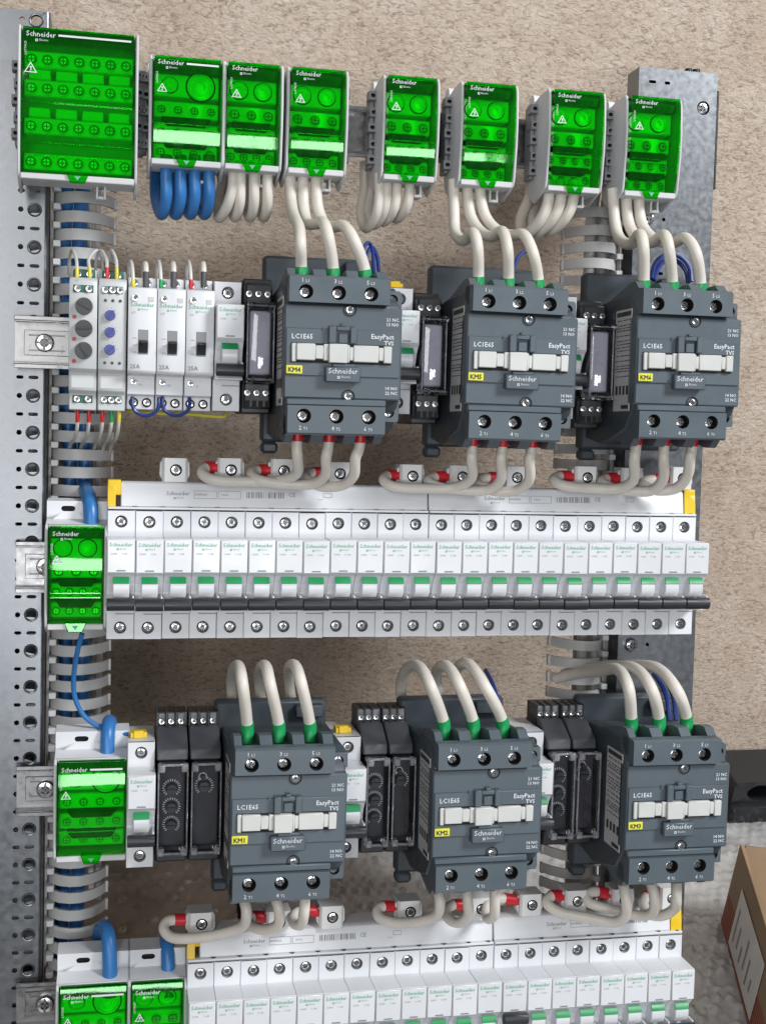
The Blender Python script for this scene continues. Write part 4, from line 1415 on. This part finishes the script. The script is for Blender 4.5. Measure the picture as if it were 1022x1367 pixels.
def timer_relay(x, z, w, label, knobs):
    t = thing('timer_relay', (x, 0, z), label, 'relay', 'timer relays under clear covers')
    so = MB().box(0.0003, w, -0.040, -0.003, -0.043, 0.043, .001)
    so.prism([(-0.026, 0.036), (-0.026, 0.056), (-0.006, 0.056), (-0.006, 0.036)], 0.0006, w - .0004)
    so.box(0.0005, w - .0004, -0.050, -0.040, -0.040, -0.028, .001)
    obj('socket', so.mesh('socket', 'black', weld=False), t)
    obj('top_block', MB().prism([(-0.038, 0.0295), (-0.0545, 0.0300), (-0.0530, 0.0370), (-0.034, 0.0475), (-0.026, 0.0475)], 0.0006, w - .0006).mesh('top_block', 'relay_grey', bevel=0.0008), t)
    obj('dial_face', MB().box(0.0022, w - .0022, -0.0540, -0.040, -0.0275, 0.0285, .0006).mesh('dial_face', 'timer_face'), t)
    cl = MB().box(0.0009, w - .0009, -0.0650, -0.0402, -0.0305, 0.0300, .0020)
    cc = obj('clear_cover', cl.mesh('clear_cover', 'cover_clear'), t)
    for zz in (0.0275, -0.0285):
        obj('clip_tab', MB().box(0.0010, 0.0055, -0.0668, -0.0600, zz - .0025, zz + .0025, .0006).mesh('clip_tab', 'lit_edge'), cc)
        obj('clip_tab', MB().box(w - 0.0055, w - .0010, -0.0668, -0.0600, zz - .0025, zz + .0025, .0006).mesh('clip_tab', 'lit_edge'), cc)
    fe = MB()  # pale frame bars drawing the bright refracted outline of the clear cover
    for zz in (-0.0306, 0.0288):
        fe.box(0.0010, w - .0010, -0.0656, -0.0642, zz, zz + .0016, .0003)
    for xx in (0.0008, w - 0.0019):
        fe.box(xx, xx + .0011, -0.0656, -0.0642, -0.0290, 0.0288, .0003)
    obj('rim_glint', fe.mesh('rim_glint', 'lit_edge', weld=False), cc)
    for (kx, kz, kr) in knobs:
        kb = MB().cyl((0, 0, 0), (0, -0.0045, 0), kr, kr * .85, 20)
        kb.box(-kr * .8, kr * .8, -0.0056, -0.0044, -kr * .16, kr * .16, .0002)
        ko = obj('dial_knob', kb.mesh('dial_knob', 'black', weld=False), t, (w * kx, -0.0540, kz))
        tb = MB()
        for q in range(22):
            a = 2 * PI * q / 22
            if 4.2 < a < 5.2:
                continue
            c, s = math.cos(a), math.sin(a)
            r0, r1, h = kr * 1.2, kr * 1.6, 0.00026
            tb.add([(c * r0 - s * h, 0, s * r0 + c * h), (c * r0 + s * h, 0, s * r0 - c * h), (c * r1 + s * h, 0, s * r1 - c * h), (c * r1 - s * h, 0, s * r1 + c * h)], [(0, 1, 2, 3)])
        obj('scale_marks', tb.mesh('scale_marks', 'white_print', smooth=False, weld=False), ko, (0, -0.0002, 0))
    for k in range(3):
        o = obj('terminal_screw', WHITE_DOT, t, (w * (.2 + .3 * k), -0.0266, 0.0500))
        o.rotation_euler.x = math.radians(-8)
        obj('divider', MB().box(w * (.2 + .3 * k) - .0036, w * (.2 + .3 * k) - .0028, -0.031, -0.012, 0.0478, 0.0570, .0002).mesh('divider', 'relay_grey'), t)
        obj('terminal_plate', MB().box(w * (.2 + .3 * k) - .0022, w * (.2 + .3 * k) + .0022, -0.0266, -0.0258, 0.0475, 0.0555, .0003).mesh('terminal_plate', 'lug'), t)
    text(t, 'U', (w - .0065, -0.0652, -0.0280), 0.0030, 'white_print')
    return t


M['timer_face'] = mat('timer_face', (0.010, 0.010, 0.018), 0.5)
k3 = [(0.48, 0.0115, 0.0038), (0.48, -0.0010, 0.0038), (0.48, -0.0130, 0.0036)]
k1 = [(0.42, 0.0185, 0.0018), (0.46, 0.0125, 0.0040)]
for x, w, nm in ((0.0336, 0.0215, 'the lone breaker and the KM1 contactor'), (0.1730, 0.0178, 'the KM1 and KM2 contactors'), (0.3052, 0.0186, 'the KM2 and KM3 contactors')):
    timer_relay(x, Z4 + 0.001, w, 'black timer relay with three small dials between %s' % nm, k3)
    timer_relay(x + w + 0.0003, Z4 + 0.001, w, 'black relay with a single dial between %s' % nm, k1)


# ------------------------------------------------------------------ grey monitoring relays and 25A switches
def strip_terminal(t, x0, x1, y, z, n, sides=True):
    s = obj('terminal_recess', MB().box(x0, x1, y, y + 0.003, z - .0030, z + .0030, .0008).mesh('terminal_recess', 'terminal_green'), t)
    for k in range(n):
        o = obj('terminal_screw', WHITE_DOT, s, (x0 + (x1 - x0) * (k + .5) / n, y - .0001, z))
        o.rotation_euler.y = random.uniform(0, PI)


def monitor(x, z, label, kind):
    w = 0.0178
    t = thing('monitoring_relay', (x, 0, z), label, 'relay')
    pr = [(-0.004, -0.0455), (-0.004, 0.0455), (-0.0400, 0.0455), (-0.0420, 0.0395), (-0.0580, 0.0385), (-0.0620, 0.0360), (-0.0620, -0.0195), (-0.0560, -0.0215), (-0.0560, -0.0330), (-0.0500, -0.0350), (-0.0500, -0.0455)]
    obj('body', MB().prism(pr, 0.0002, w - .0002).mesh('body', 'monitor', bevel=0.0006), t)
    strip_terminal(t, 0.002, w - .002, -0.0425, 0.0425, 2)
    strip_terminal(t, 0.002, w - .002, -0.0622, 0.0310, 2 if kind == 0 else 3)
    strip_terminal(t, 0.002, w - .002, -0.0503, -0.0385, 2 if kind == 0 else 3)
    fr = MB()
    for a in (MB().box(0.0018, w - .0018, -0.0563, -0.0559, -0.0315, -0.0232, .0002),):
        obj('name_plate', a.mesh('name_plate', 'housing'), t)
    if kind == 0:
        for k, zz in enumerate((0.0200, 0.0060, -0.0080)):
            kb = MB().cyl((0, 0, 0), (0, -0.0040, 0), 0.0055, 0.0052, 24)
            kb.box(-0.0042, 0.0042, -0.0048, -0.0038, -.0007, .0007, .0002)
            o = obj('dial_knob', kb.mesh('dial_knob', 'knob_grey', weld=False), t, (w * .53, -0.0620, zz))
            o.rotation_euler.y = (.5, -.08, 1.0)[k]
            obj('lamp', MB().cyl((0, 0, 0), (0, -.0006, 0), .0013, .001, 12).mesh('lamp', 'red'), t, (w * .2, -0.0620, zz - 0.0068))
        text(t, 'K1', (0.004, -0.0622, 0.0355), 0.0012, 'grey_print')
    else:
        for k, zz in enumerate((0.0150, 0.0042, -0.0068)):
            kb = MB().cyl((0, 0, 0), (0, -0.0030, 0), 0.0034, 0.0030, 20)
            kb.box(-0.0036, 0.0036, -0.0038, -0.0028, -.0006, .0006, .0002)
            o = obj('dial_knob', kb.mesh('dial_knob', 'knob_blue', weld=False), t, (w * .42, -0.0620, zz))
            o.rotation_euler.y = -.9 + .1 * k
            tb = MB()
            for q in range(9):
                a = -0.6 + q * 0.55
                c, s = math.cos(a), math.sin(a)
                tb.add([(c * .0043 - s * .0001, 0, s * .0043 + c * .0001), (c * .0043 + s * .0001, 0, s * .0043 - c * .0001), (c * .0051 + s * .0001, 0, s * .0051 - c * .0001), (c * .0051 - s * .0001, 0, s * .0051 + c * .0001)], [(0, 1, 2, 3)])
            obj('scale_marks', tb.mesh('scale_marks', 'grey_print', smooth=False, weld=False), o, (0, -0.0002, 0))
        for zz in (0.0243, -0.0152):
            for k in range(3):
                obj('lamp', MB().cyl((0, 0, 0), (0, -.0003, 0), .0010, .0010, 12).mesh('lamp', 'knob_grey'), t, (w * (.25 + .26 * k), -0.0620, zz))
    return t


monitor(-0.0255, Z2 + 0.0005, 'grey monitoring relay with three large black knobs and red lamps', 0)
monitor(-0.0073, Z2 + 0.0005, 'grey monitoring relay with three small blue knobs', 1)


def power_switch(x, z, label, k):
    w = 0.0180
    t = thing('power_switch', (x, 0, z), label, 'switch', 'white 25A modular switches')
    b = MB()
    pr = [(-0.004, -0.0440), (-0.004, 0.0420), (-0.0430, 0.0420), (-0.0430, 0.0345), (-0.0630, 0.0335), (-0.0650, 0.0320), (-0.0650, -0.0195), (-0.0630, -0.0215), (-0.0500, -0.0220), (-0.0500, -0.0345), (-0.0440, -0.0350), (-0.0440, -0.0440)]
    obj('body', b.prism(pr, 0.0001, w - .0001).mesh('body', 'white', bevel=0.0005), t)
    for xx in (w * .25, w * .72):
        obj('terminal_screw', WHITE_DOT, t, (xx, -0.0432, 0.0385))
        obj('terminal_recess', MB().cyl((xx, -.0447, -.0395), (xx, -.0438, -.0395), .0031, n=16).mesh('terminal_recess', 'dark'), t)
        obj('terminal_screw', WHITE_DOT, t, (xx, -0.0448, -0.0395))
    o = obj('coil_screw', WHITE_DOT, t, (w * .24, -0.0650, 0.0265))
    obj('coil_screw', WHITE_DOT, t, (w * .24, -0.0500, -0.0262))
    obj('printed_box', MB().box(w * .70, w * .9, -0.0653, -.0650, .0245, .0275).mesh('printed_box', 'housing'), t)
    obj('lettering', logo_mesh(0.0150, 'green_print'), t, (0.0014, -0.0653, 0.0212))
    text(t, '25A', (0.0015, -0.0653, -0.0182), 0.0028, 'grey_print', bold=0.00008)
    text(t, 'iCT', (0.0020, -0.0653, 0.0165), 0.0014, 'grey_print')
    text(t, 'A2', (w * .42, -0.0502, -0.0285), 0.0013, 'grey_print')
    sl = obj('lever_slot', MB().box(w * .36, w * .72, -0.0653, -0.0640, -0.0092, 0.0066, .0003).mesh('lever_slot', 'slot_grey'), t)
    obj('lever', MB().prism([(-0.0655, -0.0085), (-0.0675, -0.0070), (-0.0720, -0.0020), (-0.0715, -0.0005), (-0.0655, -0.0012)], w * .38, w * .70).mesh('lever', 'black', bevel=0.0004), t)
    for q in range(3):
        zz = 0.0010 - q * 0.0045
        obj('printed_mark', MB().box(w * .18, w * .31, -.0653, -.0651, zz, zz + .0003).mesh('printed_mark', 'grey_print'), t)
    return t


M['slot_grey'] = mat('lever_slot_grey', (0.24, 0.245, 0.255), 0.5)
for k, lb in enumerate(('white 25A switch touching the monitoring relay with blue knobs', 'white 25A switch, the middle one of three', 'white 25A switch touching the lone breaker')):
    power_switch(0.0113 + k * 0.01835, Z2 + 0.0005, lb, k)


# ------------------------------------------------------------------ cables from the green blocks
def loop(px, py0, pyb, dx, r, material, label, group, lean=0):
    """cable that drops out of a block, turns back and climbs behind the rail"""
    h = pyb - py0
    cable([(px, py0 - 14, -0.033), (px, py0 + h * .25, -0.034), (px + lean * .5, py0 + h * .65, -0.031), (px + lean - dx * .25, pyb - 4, -0.020), (px + lean - dx * .6, pyb - 3, -0.004), (px + lean * .6 - dx, py0 + h * .6, 0.010), (px - dx, py0 + h * .1, 0.014), (px - dx, py0 - 30, 0.013)],
          r, material, label, group=group, n=12)


for k, x in enumerate((222, 241, 260, 279)):
    loop(x, 222, 287, 14, 0.0040, 'blue', 'thick blue cable looping under its green block, %s from the large block' % ORD[k], 'thick blue cable loops')
for k, x in enumerate((311, 321, 339, 357)):
    loop(x, 230, 291 - (0 if k else -1), 12, 0.0036, 'cable', 'ivory cable loop beside the blue loops, %s from the blue cables' % ORD[k], 'ivory cable loops', lean=(-12, -2, 0, 0)[k])
for k, x in enumerate((506, 516, 529, 546)):
    loop(x, 246, 306 - 4 * k, 20, 0.0034, 'cable', 'ivory cable loop between the KM4 and KM5 feeds, %s from KM4 side' % ORD[k], 'ivory cable loops', lean=-8)
for k, x in enumerate((731, 747, 764)):
    loop(x, 255, 314 - 2 * k, 24, 0.0040, 'cable', 'ivory cable loop between the KM5 and KM6 feeds, %s from KM5 side' % ORD[k], 'ivory cable loops', lean=-20)

GF = ((-1, 0.011, 'green'),)


def feed(paths, km, r=0.0038):
    for k, p in enumerate(paths):
        cable(p, r, 'cable', 'ivory cable with green ferrule into the top of %s, terminal L%d' % (km, k + 1), GF, group='ivory feed cables', n=12)


def ctop(i, k):
    x, z = K[i][0] + HX[k], K[i][1] + 0.0435
    return Vector((x, -0.0870 if i < 3 else -0.0820, z))


def fpath(pts, i, k):
    """pixel path ending in terminal k of contactor i"""
    return pts + [('w', ctop(i, k))]


_at = at


def at(px, py, y=None):
    if px == 'w':
        return py.copy()
    return _at(px, py, y)


def cable_w(path, r, material, label, ferrules=(), **kw):
    return cable([tuple(p) if len(p) == 3 else (p[0], p[1], None) for p in path], r, material, label, ferrules, **kw)


def feeds(i, km, paths, r=0.0038):
    for k, p in enumerate(paths):
        e = ctop(i, k)
        pre = e + Vector((0, 0, 0.012))
        cable_w(p + [('w', pre), ('w', e)], r, 'cable', 'ivory cable with green ferrule into the top of %s, terminal L%d' % (km, k + 1), ((-1, 0.0115 if i < 3 else 0.0135, 'green'),), group='ivory feed cables', n=12)


feeds(0, 'KM4', [
    [(387, 222, -0.034), (388, 262, -0.036), (391, 284, -0.050), (399, 304, -0.080), (401, 325, -0.094)],
    [(404, 224, -0.034), (405, 272, -0.036), (410, 297, -0.046), (420, 299, -0.066), (431, 297, -0.084), (438, 316, -0.094)],
    [(421, 226, -0.034), (424, 275, -0.036), (434, 300, -0.046), (446, 303, -0.062), (459, 302, -0.080), (472, 320, -0.092)]], 0.0038)
feeds(1, 'KM5', [
    [(605, 240, -0.034), (606, 290, -0.036), (608, 312, -0.046), (619, 321, -0.066), (631, 311, -0.086), (637, 330, -0.095)],
    [(622, 240, -0.034), (627, 285, -0.036), (641, 309, -0.046), (657, 316, -0.062), (670, 309, -0.084), (677, 332, -0.095)],
    [(638, 242, -0.034), (646, 285, -0.036), (664, 308, -0.046), (684, 314, -0.062), (699, 314, -0.082), (711, 338, -0.094)]], 0.0038)
feeds(2, 'KM6', [
    [(817, 252, -0.034), (820, 296, -0.036), (827, 319, -0.046), (842, 326, -0.066), (853, 313, -0.086), (858, 330, -0.095)],
    [(834, 254, -0.034), (838, 295, -0.036), (849, 317, -0.046), (869, 324, -0.062), (885, 314, -0.084), (892, 332, -0.095)],
    [(851, 255, -0.034), (855, 295, -0.036), (869, 317, -0.046), (895, 325, -0.062), (914, 318, -0.082), (928, 338, -0.094)]], 0.0040)
feeds(3, 'KM1', [
    [(312, 960, 0.004), (309, 915, -0.004), (312, 893, -0.035), (319, 890, -0.070), (324, 915, -0.092)],
    [(352, 960, 0.004), (346, 912, -0.004), (348, 892, -0.035), (355, 890, -0.070), (361, 915, -0.092)],
    [(392, 960, 0.004), (386, 912, -0.004), (386, 891, -0.035), (394, 889, -0.070), (402, 912, -0.092)]], 0.0038)
feeds(4, 'KM2', [
    [(538, 955, 0.006), (535, 915, -0.002), (543, 893, -0.030), (559, 890, -0.062), (574, 915, -0.088)],
    [(592, 955, 0.006), (582, 910, -0.002), (585, 892, -0.030), (597, 890, -0.062), (613, 915, -0.088)],
    [(622, 945, 0.006), (610, 905, -0.002), (613, 889, -0.030), (627, 888, -0.062), (648, 918, -0.088)]], 0.0040)
feeds(5, 'KM3', [
    [(742, 906, 0.020), (770, 899, 0.000), (800, 896, -0.030), (824, 894, -0.062), (838, 918, -0.090)],
    [(752, 900, 0.024), (785, 893, 0.002), (820, 890, -0.030), (848, 893, -0.062), (869, 920, -0.090)],
    [(762, 896, 0.028), (805, 889, 0.004), (845, 888, -0.030), (878, 893, -0.062), (903, 922, -0.090)]], 0.0042)


# thin blue control wires behind the feeds
def thin(path, label, material='blue_dark', r=0.0013, cat='wire', group='thin blue control wires', name='control_wire', ferr=()):
    cable_w(path, r, material, label, ferr, cat=cat, group=group, name=name, n=8)


thin([(484, 362, -0.062), (485, 335, -0.060), (491, 324, -0.055), (497, 335, -0.052), (499, 366, -0.050)], 'thin blue wire bent in a hairpin beside the KM4 feed cables')
thin([(489, 362, -0.058), (490, 340, -0.055), (496, 330, -0.050), (503, 342, -0.048), (506, 368, -0.046)], 'second thin blue wire beside the KM4 feed cables')
thin([(684, 362, -0.060), (690, 345, -0.055), (702, 335, -0.050), (716, 345, -0.048), (723, 372, -0.048)], 'thin blue wire arching behind the KM5 feed cables')
thin([(868, 372, -0.065), (874, 352, -0.058), (888, 340, -0.050), (906, 342, -0.046), (919, 356, -0.046), (922, 376, -0.048)], 'thin blue wire arching widest behind the KM6 feed cables', r=0.0017)
thin([(872, 374, -0.060), (880, 354, -0.052), (893, 346, -0.046), (905, 350, -0.042), (915, 362, -0.042), (918, 378, -0.044)], 'thin blue wire inside the wide arch behind the KM6 feed cables', r=0.0017)
thin([(648, 895, -0.020), (656, 910, -0.045), (664, 935, -0.060), (669, 968, -0.066)], 'thin blue wire behind the KM2 feed cables', r=0.0016)
thin([(879, 898, -0.020), (889, 910, -0.040), (898, 930, -0.055), (902, 962, -0.062)], 'thin blue wire behind the KM3 feed cables, upper one', r=0.0018)
thin([(872, 900, -0.020), (882, 914, -0.040), (890, 934, -0.055), (893, 962, -0.062)], 'thin blue wire behind the KM3 feed cables, lower one', r=0.0018)


# cables from contactor bottoms to the busbar connectors
def cbot(i, k):
    return Vector((K[i][0] + HX[k], -0.0850 if i < 3 else -0.0780, K[i][1] - 0.0490))


def outs(i, km, r, paths):
    for k, p in enumerate(paths):
        e = cbot(i, k)
        cable_w([('w', e), ('w', e + Vector((0, 0.001, -0.010)))] + p, r, 'cable', 'ivory cable with red ferrules from %s terminal T%d to its busbar connector' % (km, k + 1),
                ((0, 0.0068 if i < 3 else 0.003, 'red'), (-1, 0.0125, 'red')), group='ivory outgoing cables', n=12)


outs(0, 'KM4', 0.0036, [
    [(397, 612, -0.082), (396, 632, -0.066), (372, 642, -0.054), (330, 643, -0.052), (287, 641, -0.053), (270, 632, -0.045), (277, 624, -0.036), (297, 625, -0.034)],
    [(435, 612, -0.084), (434, 634, -0.072), (416, 646, -0.060), (380, 646, -0.056), (346, 641, -0.054), (336, 632, -0.045), (346, 628, -0.036), (366, 628, -0.034)],
    [(474, 612, -0.084), (472, 634, -0.074), (458, 647, -0.064), (432, 650, -0.058), (412, 642, -0.052), (408, 634, -0.043), (419, 631, -0.036), (440, 632, -0.034)]])
outs(1, 'KM5', 0.0036, [
    [(629, 615, -0.084), (629, 638, -0.070), (606, 651, -0.056), (565, 652, -0.053), (527, 650, -0.052), (512, 641, -0.045), (519, 635, -0.036), (537, 635, -0.034)],
    [(668, 615, -0.084), (668, 640, -0.072), (650, 654, -0.060), (615, 654, -0.056), (585, 650, -0.052), (572, 642, -0.044), (582, 637, -0.036), (602, 637, -0.034)],
    [(706, 615, -0.084), (706, 640, -0.074), (690, 654, -0.062), (665, 656, -0.058), (643, 650, -0.052), (636, 643, -0.044), (646, 638, -0.036), (674, 638, -0.034)]])
outs(2, 'KM6', 0.0038, [
    [(846, 615, -0.084), (845, 640, -0.070), (826, 652, -0.058), (790, 652, -0.053), (755, 649, -0.052), (739, 641, -0.045), (747, 636, -0.036), (767, 637, -0.034)],
    [(885, 615, -0.084), (884, 640, -0.072), (868, 655, -0.060), (840, 655, -0.056), (815, 651, -0.052), (803, 644, -0.044), (810, 639, -0.036), (828, 639, -0.034)],
    [(920, 612, -0.084), (917, 634, -0.074), (903, 651, -0.064), (880, 655, -0.058), (862, 650, -0.052), (857, 645, -0.044), (866, 641, -0.036), (893, 639, -0.034)]])
outs(3, 'KM1', 0.0036, [
    [(329, 1218, -0.084), (324, 1236, -0.074), (298, 1246, -0.066), (262, 1252, -0.060), (232, 1252, -0.054), (219, 1241, -0.048), (226, 1229, -0.042), (257, 1228, -0.040)],
    [(372, 1214, -0.082), (372, 1232, -0.074), (360, 1240, -0.066), (344, 1240, -0.058), (332, 1232, -0.050), (338, 1224, -0.044), (359, 1225, -0.041)],
    [(406, 1216, -0.080), (402, 1234, -0.070), (392, 1232, -0.058), (394, 1220, -0.048), (408, 1216, -0.043), (428, 1217, -0.041)]])
outs(4, 'KM2', 0.0036, [
    [(587, 1206, -0.084), (582, 1222, -0.074), (560, 1230, -0.066), (530, 1232, -0.058), (508, 1226, -0.052), (503, 1216, -0.046), (512, 1210, -0.042), (533, 1211, -0.040)],
    [(624, 1204, -0.082), (624, 1222, -0.074), (612, 1232, -0.066), (598, 1226, -0.056), (596, 1214, -0.048), (606, 1208, -0.043), (626, 1208, -0.041)],
    [(660, 1202, -0.080), (659, 1222, -0.072), (650, 1226, -0.060), (650, 1210, -0.050), (664, 1200, -0.044), (693, 1202, -0.041)]])
outs(5, 'KM3', 0.0038, [
    [(835, 1200, -0.086), (834, 1222, -0.078), (818, 1231, -0.070), (785, 1225, -0.062), (748, 1218, -0.054), (730, 1206, -0.048), (736, 1196, -0.043), (754, 1197, -0.040)],
    [(873, 1198, -0.084), (870, 1218, -0.074), (850, 1222, -0.064), (815, 1214, -0.056), (788, 1206, -0.050), (782, 1196, -0.045), (794, 1190, -0.042), (815, 1195, -0.040)],
    [(902, 1196, -0.084), (900, 1212, -0.074), (884, 1222, -0.066), (866, 1220, -0.058), (858, 1206, -0.050), (864, 1196, -0.044), (879, 1195, -0.041)]])

# thick blue cables into the lower green blocks
cable([(113, 650, 0.020), (115, 656, 0.000), (118, 662, -0.022), (121, 676, -0.036), (122, 712, -0.040)], 0.0050, 'blue', 'thick blue cable entering the green block of the longer breaker row', n=14)
cable([(150, 985, 0.012), (148, 968, -0.006), (146, 964, -0.020), (144, 980, -0.032), (143, 1030, -0.036)], 0.0048, 'blue', 'thick blue cable entering the green block beside the lone breaker', n=14)
cable([(132, 1262, 0.020), (134, 1243, -0.002), (141, 1238, -0.020), (146, 1262, -0.034), (147, 1330, -0.038)], 0.0050, 'blue', 'thick blue cable bending over into the green block beside the holed upright', n=14)
cable([(221, 1240, 0.010), (222, 1255, -0.016), (224, 1272, -0.030), (225, 1330, -0.036)], 0.0048, 'blue', 'thick blue cable entering the green block that touches the shorter breaker row', n=14)
thin([(110, 846, -0.038), (104, 868, -0.034), (99, 900, -0.026), (100, 930, -0.022), (112, 955, -0.022), (132, 970, -0.024), (152, 977, -0.026), (172, 980, -0.030)], 'thin blue wire curving from the longer row green block down to the lone breaker', 'blue', 0.0017)

# little wires of the monitoring relays and switches
for k, (x, f) in enumerate(((103, 'ferrule_yellow'), (120, 'ferrule_yellow'), (143, 'red'), (156, 'ferrule_yellow'))):
    d = (-10, 16, -14, -12)[k]
    thin([(x, 374, -0.046), (x, 360, -0.046), (x - 1, 346, -0.040), (x + d * .6, 334, -0.026), (x + d, 345, -0.008), (x + d * 1.1, 366, 0.004)],
         'thin grey wire with %s ferrule atop the monitoring relays, %s from the upright' % ('yellow' if f != 'red' else 'red', ORD[k]), 'grey_wire', 0.0011, group='thin grey control wires', ferr=((0, 0.008, f),))
for k, (x, f) in enumerate(((104, 'red'), (119, 'red'), (137, 'red'), (149, 'green'), (159, 'ferrule_yellow'))):
    thin([(x, 545, -0.044), (x, 556, -0.044), (x - 1, 572, -0.040), (x - 4, 586, -0.026), (x - 9, 592, 0.004), (x - 12, 604, 0.018)],
         'thin grey wire with ferrule below the monitoring relays, %s from the upright' % ORD[k], 'grey_wire', 0.0012, group='thin grey control wires', ferr=((0, 0.009, f),))
for k, (x, f) in enumerate(((178, 'ferrule_yellow'), (215, 'green'), (255, 'red'))):
    thin([(x, 386, -0.047), (x, 374, -0.047), (x - 1, 358, -0.044), (x - 3, 349, -0.034), (x - 5, 352, -0.016), (x - 6, 372, -0.004)],
         'thin grey wire with coloured ferrule atop the 25A switches, %s from the relays' % ORD[k], 'grey_wire', 0.0012, group='thin grey control wires', ferr=((0, 0.006, f),))
    thin([(x + 17, 384, -0.046), (x + 17, 368, -0.046), (x + 17, 357, -0.044), (x + 16, 352, -0.036), (x + 15, 360, -0.020), (x + 15, 380, -0.006)],
         'short dark-sleeved ivory wire atop the 25A switches, %s from the monitoring relays' % ORD[k], 'cable', 0.0018, group='sleeved ivory wires', ferr=((0, 0.010, 'ferrule_grey'),))
for k, (a, c) in enumerate(((177, 212), (217, 253))):
    thin([(a, 530, -0.046), (a, 540, -0.047), (a + 4, 549, -0.047), ((a + c) / 2, 555, -0.047), (c - 4, 550, -0.047), (c, 541, -0.047), (c, 531, -0.046)],
         'dark blue jumper wire hanging under the 25A switches, %s from the monitoring relays' % ORD[k], r=0.0012)

thin([(168, 548, -0.020), (180, 549, -0.030), (215, 552, -0.032), (250, 553, -0.032), (285, 556, -0.028), (300, 556, -0.026), (302, 548, -0.02)],
     'yellow wire lying under the 25A switches and the lone breaker', 'ferrule_yellow', 0.0011, group=None)

# ------------------------------------------------------------------ lean the frame back into the room
for o in list(S.objects):
    if o.parent is None and o.type not in ('CAMERA', 'LIGHT') and o not in ROOM:
        o.matrix_world = LEANING @ o.matrix_basis
